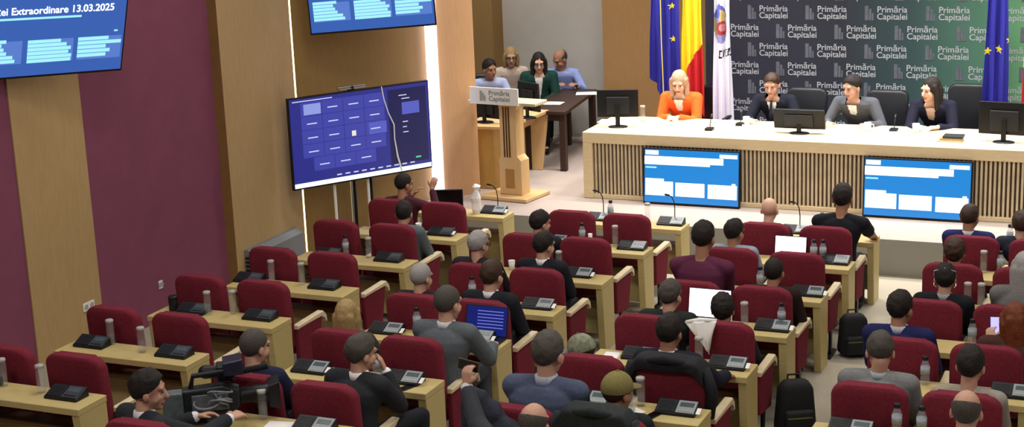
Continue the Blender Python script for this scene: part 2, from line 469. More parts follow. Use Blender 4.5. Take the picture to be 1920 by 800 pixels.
for b, n, x, dy, k, where in [
    ('A', 1, -.53, -.11, 'clear', 'on aisle half of seventh-row desk'), ('A', 1, -.93, -.08, 'clear', 'on wall half of seventh-row desk'), ('A', 2, -.98, -.05, 'clear', 'farther from the aisle on sixth-row desk'), ('A', 2, -.58, -.15, 'clear', 'nearer the aisle on sixth-row desk'),
    ('A', 3, -.82, -.14, 'clear', 'farther from the aisle on fifth-row desk'), ('A', 3, -.60, -.05, 'clear', 'nearer the aisle on fifth-row desk'), ('A', 4, -.98, -.06, 'clear', 'farther from the aisle on fourth-row desk'), ('A', 4, -.62, -.07, 'clear', 'nearer the aisle on fourth-row desk'),
    ('A', 5, -.86, -.05, 'dark', 'farther from the aisle on third-row desk'), ('A', 5, -.57, -.06, 'clear', 'nearer the aisle on third-row desk'),
    ('B', 1, 1.46, -.07, 'clear', 'beside the papers on seventh-row desk'), ('B', 2, 1.67, -.10, 'dark', 'in front of the chin-resting man on sixth-row desk'), ('B', 3, 1.33, -.05, 'dark', 'beside the grey-suited laptop user'), ('B', 4, 1.27, -.05, 'dark', 'in front of the balding dark-suited man'),
    ('B', 5, 1.64, -.04, 'clear', 'in front of the dark-haired suited man'), ('B', 6, 1.41, -.05, 'dark', 'on wall half of second-row desk'), ('B', 6, 1.80, -.06, 'clear', 'left of the unit on second-row desk'), ('B', 7, 1.27, -.06, 'dark', 'on wall half of front-row desk'), ('B', 7, 1.73, -.07, 'clear', 'on middle of front-row desk'),
    ('C', 3, 3.95, -.12, 'clear', 'ahead of the man with the coat'), ('C', 2, 3.80, -.10, 'dark', 'left one of the pair before the olive-capped man'), ('C', 2, 3.89, -.08, 'clear', 'right one of the pair before the olive-capped man'), ('C', 4, 3.98, -.13, 'clear', 'left of the pair on fourth-row desk'),
    ('C', 4, 4.30, -.07, 'dark', 'right of the pair on fourth-row desk'), ('C', 5, 3.76, -.07, 'dark', 'between maroon shirt man and brown jacket man'), ('C', 6, 4.00, -.10, 'dark', 'left one of the pair beside the bright laptop'), ('C', 6, 4.09, -.08, 'dark', 'right one of the pair beside the bright laptop'), ('C', 7, 3.78, -.05, 'dark', 'beside the man in black T-shirt'),
    ('D', 2, 5.78, -.07, 'dark', 'left one on sixth-row desk'), ('D', 2, 5.95, -.07, 'dark', 'right one on sixth-row desk'), ('D', 3, 5.76, -.08, 'dark', 'beside the grey-suited man'), ('D', 4, 5.94, -.08, 'dark', 'behind the navy-suited man'),
    ('D', 5, 5.72, -.07, 'clear', 'left one on third-row desk'), ('D', 5, 5.84, -.06, 'clear', 'right one on third-row desk'), ('D', 6, 5.70, -.08, 'clear', 'left one on second-row desk'), ('D', 6, 5.86, -.06, 'dark', 'right one on second-row desk'), ('D', 7, 5.80, -.06, 'dark', 'on front-row desk')]:
    kd = 'glass bottle with grey cap' if k == 'clear' else 'plastic bottle with dark cap'
    bn = {'A': 'maroon wall block', 'B': 'second block', 'C': 'third block', 'D': 'block across open aisle'}[b]
    bottle(k, x, YD[n] + dy, TOP[n], f'{kd} {where}, {bn}')
t = thing('juice_bottle', 'short orange drink bottle on third-row desk across the open aisle', 'bottle', (5.96, YD[5] - .10, TOP[5]))
bm = bmesh.new(); lathe(bm, [(.026, 0), (.03, .005), (.03, .09), (.018, .12), (.014, .13)], 16); bm_obj('bottle_body', bm, M('orange drink', 'b06a45', .3, .1, 30), t, True)
bm = bmesh.new(); lathe(bm, [(.017, .128), (.017, .148), (0, .148)], 16); bm_obj('cap', bm, M('orange cap', 'c4714a', .4, .1), t, True)
def cup(x, y, z, lab, h=.10, r=.036):
    t = thing('paper_cup', lab, 'cup', (x, y, z))
    bm = bmesh.new(); lathe(bm, [(r*.72, 0), (r, h), (r*.93, h), (r*.68, .006), (0, .006)], 18); bm_obj('cup_wall', bm, white, t, True)
    bm = bmesh.new(); lathe(bm, [(r, h-.004), (r+.003, h), (r, h+.003), (r*.95, h)], 18); bm_obj('rim', bm, paper, t, True)
cup(1.13, YD[5] - .09, TOP[5], 'white paper cup beside the dark-haired suited man')
cup(-.60, YD[6] - .07, TOP[6], 'white paper cup beside the grey-jacketed man by the wall')
cup(1.52, YD[6] - .09, TOP[6], 'slim white cup between two chairs of the second row', .12, .024)
# drinking glass before the olive cap
t = thing('drinking_glass', 'short empty drinking glass on white papers before the olive-capped man', 'glass', (3.86, YD[2] - .20, TOP[2] + .004))
bm = bmesh.new(); lathe(bm, [(.028, 0), (.034, .11), (.031, .11), (.026, .008), (0, .008)], 18); bm_obj('glass_wall', bm, glass, t, True)
bm = bmesh.new(); lathe(bm, [(.027, .0), (.027, .012), (0, .012)], 18); bm_obj('glass_base', bm, GLASS('glass base', 'e0e3e3', .6), t, True)
def sheet(x, y, z, w, h, rz, lab, n=3, cat='paper', name='paper_sheets', mat=None):
    t = thing(name, lab, cat, (x, y, z), rz)
    for k in range(n):
        bm = bmesh.new(); dx = R.uniform(-.008, .008) if k else 0; a = R.uniform(-.08, .08) if k else 0
        box(bm, -w/2, w/2, -h/2, h/2, .0012*k + .0002, .0012*k + .0012)
        for v in bm.verts:
            c, s_ = math.cos(a), math.sin(a); v.co.x, v.co.y = v.co.x*c - v.co.y*s_ + dx, v.co.x*s_ + v.co.y*c
        bm_obj('sheet', bm, mat or paper, t)
sheet(3.88, YD[2] - .225, TOP[2], .12, .15, -.5, 'small white papers under the glass before the olive-capped man', 2)
sheet(1.68, YD[1] - .20, TOP[1], .26, .26, .2, 'white papers on the desk beside the video camera', 3)
sheet(3.20, YD[3] - .17, TOP[3], .12, .22, .1, 'white paper on the desk right of the camouflage cap', 2)
def phone(x, y, z, rz, lab):
    t = thing('mobile_phone', lab, 'phone', (x, y, z), rz)
    bm = bmesh.new(); box(bm, -.038, .038, -.078, .078, 0, .009, .003); bm_obj('case', bm, black, t)
    bm = bmesh.new(); box(bm, -.034, .034, -.072, .072, .009, .0098); bm_obj('screen', bm, dark_screen, t)
phone(2.02, YD[2] - .255, TOP[2], -.35, 'black phone lying near the corner of the chin-resting man\'s desk')
phone(4.04, YD[2] - .255, TOP[2], -.3, 'black phone lying right of the glass before the olive-capped man')
# small black tin on the fifth-row desk by the wall
t = thing('black_canister', 'small black canister at the wall end of the fifth-row desk', 'canister', (-1.22, YD[3] - .12, TOP[3]))
bm = bmesh.new(); lathe(bm, [(.042, 0), (.045, .006), (.045, .11), (.042, .115)], 18); bm_obj('canister_body', bm, black, t, True)
bm = bmesh.new(); lathe(bm, [(.047, .113), (.047, .138), (.040, .145), (0, .145)], 18); bm_obj('lid', bm, dark_cap, t, True)
# laptops
def laptop(x, y, z, rz, lab, scr, w=.34, h=.22, blocks=None, tilt=.25):
    t = thing('laptop', lab, 'laptop', (x, y, z), rz)
    bm = bmesh.new(); box(bm, -w/2, w/2, -.115, .115, 0, .016, .005); bs = bm_obj('base', bm, black, t)
    bm = bmesh.new(); box(bm, -w/2 + .02, w/2 - .02, -.02, .095, .016, .0175); bm_obj('keyboard', bm, dark_screen, bs)
    Rm = Matrix.Translation((0, .115, .012)) @ Matrix.Rotation(-tilt, 4, 'X')
    bm = bmesh.new(); box(bm, -w/2, w/2, 0, .010, 0, h, .004)
    bm.transform(Rm); ld = bm_obj('lid', bm, black, t)
    bm = bmesh.new(); box(bm, -w/2 + .008, w/2 - .008, -.0016, -.0004, .012, h - .008); bm.transform(Rm); sp = bm_obj('screen', bm, scr, ld)
    if blocks:
        bm = bmesh.new()
        for (a, b_, c, d) in blocks: box(bm, -w/2 + a*w, -w/2 + b_*w, -.0026, -.0018, c*h, d*h)
        bm.transform(Rm); bm_obj('screen_text', bm, EM('laptop text', '6f74d8', 1.0), ld)
scr_w = EM('white screen', 'f4f2ff', 3.2)
laptop(1.98, YD[3] - .13, TOP[3], .0, 'open laptop with dark blue screen before the grey-suited man', EM('blue laptop screen', '1b2a86', .55), .40, .27,
       [(.28, .9, .8 - k*.105, .83 - k*.105) for k in range(6)])
laptop(3.62, YD[4] - .14, TOP[4], .0, 'open laptop with bright white screen before the grey-haired man', scr_w, .40, .27, None, .2)
laptop(3.73, YD[6] - .13, TOP[6], .0, 'open laptop with bright white screen on the second-row desk', scr_w, .34, .21, None, .2)
# monitor and crumpled white bag on the front desk by the wall
def monitor(loc, rz, w, h, lab, stand=.12, back=True, s=1, tilt=.05, scrm=None):
    t = thing('monitor', lab, 'monitor', loc, rz)
    Rm = Matrix.Translation((0, 0, stand)) @ Matrix.Rotation(-tilt, 4, 'X')
    bm = bmesh.new(); box(bm, -w/2, w/2, -.015, .02, 0, h, .006); bm.transform(Rm); p = bm_obj('monitor_casing', bm, black, t)
    bm = bmesh.new(); box(bm, -w*.28, w*.28, .02, .045, h*.12, h*.75, .01); bm.transform(Rm); bm_obj('rear_housing', bm, M('rear housing', '24262b', .5, .1, 40), t)
    bm = bmesh.new(); box(bm, -w/2 + .012, w/2 - .012, -.0165, -.0155, .018, h - .012); bm.transform(Rm); bm_obj('screen', bm, scrm or dark_screen, p)
    bm = bmesh.new(); box(bm, -.03, .03, .046, .068, .012, stand + h*.5, .004); bm_obj('stand', bm, black, t)
    bm = bmesh.new(); lathe(bm, [(.13, 0), (.13, .008), (.12, .013), (0, .013)], 24)
    for v in bm.verts: v.co.y = v.co.y*.75 + .04
    bm_obj('stand_base', bm, black, t)
    return t
monitor((-.80, YD[7] - .17, TOP[7]), 0.35, .36, .22, 'black monitor on the front desk beside the light tube', .05)
t = thing('paper_bag', 'crumpled white paper bag on the front desk beside the wall corner', 'bag', (-.42, YD[7] - .17, TOP[7]))
bm = bmesh.new(); lathe(bm, [(.05, 0), (.065, .05), (.055, .13), (.06, .19), (.035, .27), (.02, .33), (0, .35)], 14)
for v in bm.verts:
    nv = noise.noise_vector(v.co*14); v.co += V((nv.x, nv.y, nv.z*.4))*.03*min(1, v.co.z*8)
bm_obj('bag_body', bm, paper, t)
bm = bmesh.new(); lathe(bm, [(.03, .27), (.05, .33), (.02, .36), (0, .33)], 9)
for v in bm.verts: v.co += noise.noise_vector(v.co*20)*.02
bm_obj('bag_top', bm, paper, t)

# ------------------------------------------------------------------ displays
E_blue = EM('screen blue', '1f86d6', 1.0); E_blue2 = EM('screen deep blue', '3a62b4', .95); E_white = EM('screen white', 'f6fdff', 1.6)
E_cyan = EM('screen cyan', '9fe8f6', 1.1); E_pane = EM('screen pane', '5b7fd0', .95)
def display(name, label, cat, origin, d, up, w, h, base, blocks, text=None, bez=.018, th=.055, group=None, rear=True):
    """flat panel: origin = lower left corner, d = direction of its lower edge, up = its rise"""
    d, up = V(d).normalized(), V(up).normalized(); nrm = d.cross(up).normalized()   # towards the viewer
    t = thing(name, label, cat, origin, 0, group)
    mt = Matrix((( d.x, -nrm.x, up.x, 0), (d.y, -nrm.y, up.y, 0), (d.z, -nrm.z, up.z, 0), (0, 0, 0, 1)))
    def put(nm, bm, mats, par=t):
        bm.transform(mt); return bm_obj(nm, bm, mats, par)
    bm = bmesh.new(); box(bm, 0, w, 0, th, 0, h, .006); put('casing', bm, black)
    if rear:
        bm = bmesh.new(); box(bm, w*.25, w*.75, th, th + .03, h*.2, h*.8, .01); put('rear_housing', bm, black)
    x0, x1, z0, z1 = bez, w - bez, bez*1.3, h - bez
    bm = bmesh.new(); box(bm, x0, x1, -.002, .001, z0, z1); sp = put('screen', bm, base)
    W, H = x1 - x0, z1 - z0
    bl = []
    for nm, mt_, lst in blocks:
        bl += [('name_line', mt_, [q]) for q in lst] if nm == 'lettering' else [(nm, mt_, lst)]
    for i, (nm, mt_, lst) in enumerate(bl):
        i = min(i, 5)
        bm = bmesh.new()
        for k, (a, b, c, e) in enumerate(lst):
            y = -.0035 - .0008*i - .0002*(k % 3)
            if (b-a)*W > .05 and (e-c)*H > .03 and nm == 'text_block': box(bm, x0 + a*W, x0 + b*W, y, y + .0006, z0 + c*H, z0 + e*H, 0)
            else: box(bm, x0 + a*W, x0 + b*W, y, y + .0006, z0 + c*H, z0 + e*H)
        put(nm, bm, mt_, sp)
    if text:
        for body, u, v, size, m_ in text:
            bm = bmesh.new(); me = text_mesh(body, size, .0015 if size > .05 else .001, 'LEFT', .0008)
            add_mesh(bm, me, Matrix.Translation((x0 + u*W, -.007, z0 + v*H)) @ Matrix.Rotation(PI/2, 4, 'X')); bpy.data.meshes.remove(me)
            put('screen_lettering', bm, m_, sp)
    t['mt'] = 0; del t['mt']
    return t
big = [(.01, .15, .90, .98), (.80, .985, .885, .955), (.0, .84, .755, .875), (.0, .70, .715, .76), (.01, .31, .13, .40), (.01, .21, .39, .45), (.335, .645, .13, .39), (.68, .985, .12, .385), (.93, .97, .385, .42)]
for X0, X1, lab in ((.985, 2.275, 'blue presentation display leaning on the podium front below the woman in orange'), (3.83, 5.13, 'blue presentation display leaning on the podium front nearer the right end')):
    w = X1 - X0
    display('presentation_display', lab, 'television', (X0, 11.03, STAGE + .005), (1, 0, 0), (0, .08, 1), w, w*.565, E_blue,
            [('text_block', E_white, big), ('small_text', E_cyan, [(.01, .13, .645, .675)])], group='displays on the podium front')
def rotd(th, ti, ro):
    d = V((math.cos(th), math.sin(th), 0)); n = V((-math.sin(th), math.cos(th), 0)); up = V((0, 0, 1))*math.cos(ti) - n*math.sin(ti)
    return d*math.cos(ro) + up*math.sin(ro), up*math.cos(ro) - d*math.sin(ro)
def lines(a, b, top, n, pitch, hh, cut):
    return [(a, a + (b-a)*cut[k % len(cut)], top - k*pitch - hh, top - k*pitch) for k in range(n)]
slide_panes = [(.03, .325, .15, .42), (.36, .66, .15, .42), (.69, .985, .15, .42)]
slide_lines = lines(.03, .325, .44, 6, .047, .040, [.65, .55, .6, .66, .8, .85]) + lines(.36, .66, .42, 6, .046, .040, [.72, .85, .95, .9, .97, .96]) + lines(.69, .985, .42, 5, .050, .042, [.7, 1, .65, .75, .66])
d, up = rotd(1.091, .30, -.058); w = 1.56
c0 = V((-2.2, 4.643, 3.093)) - d*w
t = display('wall_display', 'large blue slide display tilted above the maroon wall, cut by the photo corner', 'television', c0, d, up, w, w*.5725, E_blue2,
        [('text_pane', E_pane, slide_panes), ('text_lines', E_cyan, slide_lines + [(.02, .70, .665, .69), (.93, .955, .47, .49)])],
        [('\u0218edin\u021bei Extraordinare 13.03.2025', .0, .765, .100, E_white)])
def bracket(par, o, d, up, w, h, drop):
    """ceiling pole and plate of a hung display (parts of the display)"""
    n = d.cross(up).normalized(); q = d*(w/2) + up*(h*.6) - n*.085
    bm = bmesh.new(); top = V((q.x - n.x*.25, q.y - n.y*.25, 6.0 - o.z - .01))
    tube(bm, [q - n*.01, V((top.x, top.y, q.z + .1)), top], .03, 10); bm_obj('hanging_pole', bm, blackm, par)
    bm = bmesh.new(); lathe(bm, [(.09, -.02), (.09, 0), (0, 0)], 16, top); bm_obj('ceiling_plate', bm, blackm, par)
bracket(t, c0, d, up, w, w*.5725, 0)
d, up = rotd(.444, 0, .037); w = 1.555; c0 = V((-2.5, 8.783, 2.876))
t = display('wall_display', 'large blue slide display hung above the video conference screen', 'television', c0, d, up, w, w*.5725, E_blue2,
        [('text_pane', E_pane, slide_panes), ('text_lines', E_cyan, slide_lines + [(.02, .70, .665, .69)])],
        [('\u0218edin\u021bei Extraordinare 13.03.2025', .0, .765, .100, E_white)])
bracket(t, c0, d, up, w, w*.5725, 0)
# video conference screen on a stand
TH = .987; d = V((math.cos(TH), math.sin(TH), 0)); up = V((0, 0, 1)); w = 1.985
cc = V((-2.085, 9.191, 1.576)); c0 = cc - d*(2.0/2) - up*(2.0*.575/2); h = 2.0*.575
navy = EM('conference navy', '32358f', .85); navy2 = EM('conference tile', '4449ab', .9); navyd = EM('conference side', '23245c', .7)
tiles = []
for r_ in range(5):
    for c_ in range(4):
        if r_ == 4 and c_ == 3: continue
        a = .075 + c_*.150 + (.07 if r_ == 4 else 0); b_ = .80 - r_*.158
        tiles.append((a, a + .146, b_, b_ + .152))
names = [((a+b_)/2 - .035, (a+b_)/2 + .035, c_ + .06, c_ + .072) for a, b_, c_, e_ in tiles if not (abs(a - .375) < .01 and abs(c_ - .484) < .02)][1:]
t = display('conference_screen', 'large video conference screen with dark blue tiles on a floor stand', 'television', c0, d, up, w, h, navy,
        [('participant_tile', navy2, tiles), ('side_panel', navyd, [(.70, .985, .09, .96)]),
         ('active_tile', EM('conference active', '5a62c8', .9), [(.55, .68, .485, .62)]), ('chat_panel', EM('conference active', '5a62c8', .9), [(.80, .93, .66, .80)]),
         ('lettering', EM('conference text', 'c9cdf2', 1.1), names + [(.78, .84, .88, .89), (.80, .86, .84, .85), (.80, .84, .57, .58), (.80, .83, .51, .52), (.80, .84, .45, .46), (.02, .30, .965, .975)]
          + [(.30 + k*.06, .335 + k*.06, .078, .092) for k in range(10)]),
         ('thumbnail', EM('thumb', '8f9ce0', 1.0), [(.095, .215, .81, .93)]), ('portrait', EM('portrait', 'e8e4d8', 1.0), [(.425, .455, .50, .56)]),
         ('green_mark', EM('green mark', '57c98a', 1.0), [(.885, .925, .13, .15)]), ('task_bar', E_white, [(0, 1, .0, .05)])])
n = d.cross(up).normalized()
for k, (f_, m_) in enumerate(((.30, white), (.42, chrome), (.54, white))):
    bm = bmesh.new(); p = d*(w*f_) - n*.075; tube(bm, [V((p.x, p.y, -c0.z + .03)), V((p.x, p.y, h*.5))], .018, 10); bm_obj('stand_pole', bm, m_, t)
    if k: bm = bmesh.new(); p = d*(w*f_ + .045) - n*.085; tube(bm, [V((p.x, p.y, -c0.z + .03)), V((p.x, p.y, h*.5))], .022, 10); bm_obj('stand_pole', bm, blackm, t)
bm = bmesh.new(); a = d*(w*.22) - n*.32; b_ = d*(w*.66) - n*.32; e_ = d*(w*.66) + n*.10; f_ = d*(w*.22) + n*.10
prism(bm, [(p.x, p.y) for p in (a, b_, e_, f_)], 'z', -c0.z + .001, -c0.z + .035, .006); bm_obj('stand_base', bm, blackm, t)
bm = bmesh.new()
cb = [(.655, 1.0, -.006), (.665, .85, -.02), (.69, .70, -.02), (.725, .56, -.025), (.725, .40, -.02), (.74, .2, -.02), (.765, .03, -.02)]  # curved white streak, shaped as a thin tube just before the screen
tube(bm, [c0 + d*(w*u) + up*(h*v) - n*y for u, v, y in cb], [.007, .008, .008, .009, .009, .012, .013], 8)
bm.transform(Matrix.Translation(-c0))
o = bm_obj('white_streak', bm, EM('streak white', 'dff0ea', .9) if False else M('streak white', 'f4f8f4', .4, .02, 20))
o.location = c0; tag(o, 'curved white streak down the front of the video conference screen', 'cable')  # 'cable' here stands for the curved white streak
wp = c0 + d*(w*.45) + up*(h + .001) - n*.03
t = thing('webcam_bar', 'silver webcam bar on top of the video conference screen', 'webcam', wp, TH)
bm = bmesh.new(); box(bm, -.19, .19, -.03, .03, .015, .06, .012); bm_obj('camera_body', bm, chrome, t)
bm = bmesh.new(); box(bm, -.05, .05, -.02, .02, 0, .02, .003); bm_obj('clip', bm, black, t)
bm = bmesh.new(); lathe(bm, [(.018, 0), (.018, .008), (0, .008)], 14)
for v in bm.verts: v.co = V((v.co.x, -.03 - v.co.z, .037 + v.co.y))
bm_obj('lens', bm, black, t)

# ------------------------------------------------------------------ podium
t = thing('podium_desk', 'long light oak podium desk with slatted front across the stage', 'desk', (.12, 11.138, STAGE))
PZ = .89; PL = 7.6
bm = bmesh.new(); box(bm, 0, PL, 0, 1.22, PZ - .145, PZ, .008); bm_obj('desk_top', bm, wood_stage, t)
bm = bmesh.new(); box(bm, 0, .13, .0, 1.18, 0, PZ - .145, .006); bm_obj('side_panel', bm, wood_stage, t)
bm = bmesh.new(); box(bm, PL - .13, PL, .0, 1.18, 0, PZ - .145, .006); bm_obj('side_panel', bm, wood_stage, t)
bm = bmesh.new()
k = .15
while k < PL - .16: box(bm, k, k + .026, .045, .085, .05, PZ - .145); k += .0525
bm_obj('slat_panel', bm, M('slats', 'd0c2a4', .5, .12, 6), t)
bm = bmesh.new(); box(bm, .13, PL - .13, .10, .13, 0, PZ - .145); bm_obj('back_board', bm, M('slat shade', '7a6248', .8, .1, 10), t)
bm = bmesh.new(); box(bm, .13, PL - .13, .02, .10, 0, .055, .004); bm_obj('base_rail', bm, wood_stage, t)

# ------------------------------------------------------------------ backdrop with its printed marks
bd = bpy.data.materials.new('backdrop print'); bd.use_nodes = True; nt = bd.node_tree; b = nt.nodes['Principled BSDF']; b.inputs['Roughness'].default_value = .75; b.inputs['Specular IOR Level'].default_value = .2
tc = nt.nodes.new('ShaderNodeTexCoord'); sx = nt.nodes.new('ShaderNodeSeparateXYZ'); mr = nt.nodes.new('ShaderNodeMapRange'); rp = nt.nodes.new('ShaderNodeValToRGB')
mr.inputs['From Max'].default_value = 7.0
cr = rp.color_ramp; cr.elements[0].position = 0; cr.elements[0].color = (*lin('302f3e'), 1); cr.elements[1].position = 1; cr.elements[1].color = (*lin('6aa066'), 1)
for p, c in ((.28, '2c3039'), (.42, '33484a'), (.55, '4a7260'), (.66, '67a070'), (.76, '74ad72')):
    e = cr.elements.new(p); e.color = (*lin(c), 1)
nt.links.new(tc.outputs['Object'], sx.inputs[0]); nt.links.new(sx.outputs['X'], mr.inputs['Value']); nt.links.new(mr.outputs[0], rp.inputs[0]); nt.links.new(rp.outputs[0], b.inputs['Base Color'])
BX, BY = .97, 13.95
t = thing('press_backdrop', 'dark-to-green printed press backdrop with repeated white logos behind the podium', 'backdrop', (BX, BY, STAGE))
bm = bmesh.new(); box(bm, 0, 7.2, 0, .04, .02, 3.6); bm_obj('banner', bm, bd, t)
bm = bmesh.new()
for x in (.05, 2.4, 4.8, 7.15): tube(bm, [(x, .07, 0), (x, .07, 3.6)], .02, 8)
bm_obj('support_frame', bm, chrome, t)
lg = bmesh.new(); ic = bmesh.new()
tm = text_mesh('Prim\u0103ria\nCapitalei', .118, .0012, 'LEFT', .001)
rowz = [2.576 + .27*k for k in range(4, -1, -1)] + [2.576 - .267*k for k in range(1, 8)]
for i, z in enumerate(rowz):
    st = (i % 2 == 1)
    for k in range(-2, 8):
        x = 1.935 + .828*k + (.41 if st else 0) - .175 - BX
        if x < .02 or x > 6.7 or z - STAGE > 3.45: continue
        add_mesh(lg, tm, Matrix.Translation((x, -.002, z - STAGE)) @ Matrix.Rotation(PI/2, 4, 'X'))
        if x > .2:
            for j, (a, b_, z0, z1) in enumerate(((-.165, -.115, -.10, .10), (-.108, -.075, -.10, .06), (-.068, -.045, -.10, .0))):
                box(ic, x + a, x + b_, -.004, -.001, z - STAGE + z0, z - STAGE + z1)
bpy.data.meshes.remove(tm)
bm_obj('printed_lettering', lg, M('print white', 'a6aab1', .7, .03, 20), t)
bm_obj('printed_emblem', ic, M('print grey', '5a5e68', .7, .15, 14), t)

# ------------------------------------------------------------------ flags
def star_pts(cx, cz, r, a0=PI/2):
    return [(cx + (r if k % 2 == 0 else r*.4)*math.cos(a0 + PI*k/5), cz + (r if k % 2 == 0 else r*.4)*math.sin(a0 + PI*k/5)) for k in range(10)]
def inside(p, poly):
    x, y = p; c = False; n = len(poly)
    for i in range(n):
        x1, y1 = poly[i]; x2, y2 = poly[(i+1) % n]
        if (y1 > y) != (y2 > y) and x < (x2-x1)*(y-y1)/(y2-y1) + x1: c = not c
    return c
def flag(name, label, xl, xr, y, ztop, zbl, zbr, mats, paint, folds=4, amp=.05, taper=.0, pole_x=None, nx=90, nz=170, tip=3.3):
    """flag hanging in folds from an upright pole; paint(x, z) -> material index"""
    px = pole_x if pole_x is not None else (xl + xr)/2
    t = thing(name, label, 'flag', (px, y + .04, STAGE))
    bm = bmesh.new(); g = []
    for j in range(nz + 1):
        row = []
        for i in range(nx + 1):
            s = i/nx; zb = zbl + (zbr - zbl)*s; q = j/nz
            z = ztop + (zb - ztop)*q
            wl = xl + taper*(1-q); wr = xr - taper*(1-q)
            ph = s*folds*2*PI + .5*math.sin(q*3 + s*4)
            x = wl + (wr - wl)*s + .012*math.sin(ph*2 + q*2)
            yy = -amp*math.cos(ph)*(.35 + .65*q) - .07 + .015*math.sin(q*7 + s*9)
            row.append(bm.verts.new((x - px, yy - .04, z - STAGE)))
        g.append(row)
    for j in range(nz):
        for i in range(nx):
            f = bm.faces.new((g[j][i], g[j][i+1], g[j+1][i+1], g[j+1][i])); c = f.calc_center_median()
            f.material_index = paint(c.x + px, c.z + STAGE); f.smooth = True
    me = bpy.data.meshes.new('cloth'); bm.to_mesh(me); bm.free()
    o = mesh_obj('cloth', me, mats, t); md = o.modifiers.new('thick', 'SOLIDIFY'); md.thickness = .004
    bm = bmesh.new(); tube(bm, [(0, 0, .05), (0, 0, tip - STAGE)], .014, 10); bm_obj('pole', bm, M('brass', 'b39a55', .35, .08, 20, metal=.7), t)
    bm = bmesh.new(); lathe(bm, [(.14, 0), (.14, .02), (.05, .05), (.02, .09), (0, .09)], 20); bm_obj('base', bm, M('brass', 'b39a55'), t, True)
    return t
blue = M('flag blue', '2a2a92', .8, .06, 20); yel = M('flag yellow', 'f2dc2c', .8, .05, 20); redf = M('flag red', 'c4262c', .8, .06, 20); wht = M('flag white', 'e6e4f4', .8, .03, 20)
gold = M('gold fringe', 'd8c86a', .6, .15, 90); blk = M('flag black', '1d1b2c', .8, .05)
def p_eu(stars, edge=None):
    polys = [star_pts(*s) for s in stars]
    def f(x, z):
        for p in polys:
            if inside((x, z), p): return 1
        return 0
    return f
flag('european_flag', 'blue flag with gold cord hanging left of the tricolour flag', .40, .86, 13.2, 3.2, 1.75, 1.05, [blue, yel], p_eu([(.745, 2.29, .05), (.73, 2.75, .05), (.55, 3.0, .05)]), 3.2, .06, .03, .60)
bm = bmesh.new(); tube(bm, [(.60, 13.03, 3.2), (.61, 13.02, 2.3), (.625, 13.02, 1.75), (.63, 13.02, 1.45)], .008, 8); o = bm_obj('flag_cord', bm, gold); tag(o, 'gold cord hanging down the blue flag behind the woman in orange', 'cord')
def p_ro(x, z):
    return 1 if inside((x, z), [(1.25, 2.27), (1.19, 2.25), (1.03, 2.04), (.92, 1.83), (.92, .9), (1.3, .9)]) else 0
flag('romanian_flag', 'yellow and red tricolour flag hanging between the blue and white flags', .86, 1.19, 13.22, 3.2, 1.72, 1.2, [yel, redf], p_ro, 3, .055, .03, 1.0)
emb = [(1.36, 2.35), (1.33, 2.56), (1.36, 2.68), (1.43, 2.80), (1.53, 2.66), (1.54, 2.36), (1.47, 2.24), (1.40, 2.25)]
def p_city(x, z):
    if inside((x, z), emb):
        if (x-1.47)**2 + (z-2.46)**2*.8 < .0022: return 5
        if (x-1.46)**2 + (z-2.45)**2*.7 < .0065: return 2
        if inside((x, z), [(1.43, 2.52), (1.44, 2.72), (1.50, 2.66), (1.51, 2.52)]): return 4
        if z > 2.60: return 1
        if x < 1.385: return 6
        return 3
    for a in ((1.43, 2.09), (1.475, 2.10), (1.52, 2.12), (1.56, 2.135)):
        u, v = x - a[0], z - a[1]
        if abs(v) < .055 and (abs(u - .1*v) < .008 or (abs(u - .013) < .017 and abs(abs(v) - .045) < .01 and a[0] != 1.475)): return 7
    return 0
flag('city_flag', 'white flag with coloured shield emblem standing right of the tricolour flag', 1.32, 1.60, 13.18, 3.2, 1.0, 1.05,
     [wht, M('emblem blue', '5b63b8', .8), M('emblem red', 'a83a44', .8), M('emblem lavender', '8f8fc4', .8), M('emblem sand', 'c9b27a', .8), M('emblem pale', 'c98f96', .8), M('emblem olive', '9a9470', .8), blk], p_city, 2.4, .05, .03, 1.46)
flag('european_flag', 'blue flag with two gold stars hanging behind the monitor near the right end', 4.93, 5.28, 13.2, 3.2, 1.0, 1.15, [blue, yel], p_eu([(5.00, 2.205, .06), (5.145, 2.23, .06), (5.27, 2.35, .05), (5.10, 2.95, .06)]), 2.6, .06, .06, 5.1)
def p_ro2(x, z): return 1 if z < 2.0 + (x - 5.45)*.4 else (2 if z > 2.55 + (x - 5.45) else 0)
flag('romanian_flag', 'yellow and red flag cut by the right edge of the photo', 5.43, 5.85, 13.25, 3.2, 1.2, 1.2, [yel, redf, blue], p_ro2, 3, .05, .03, 5.62)

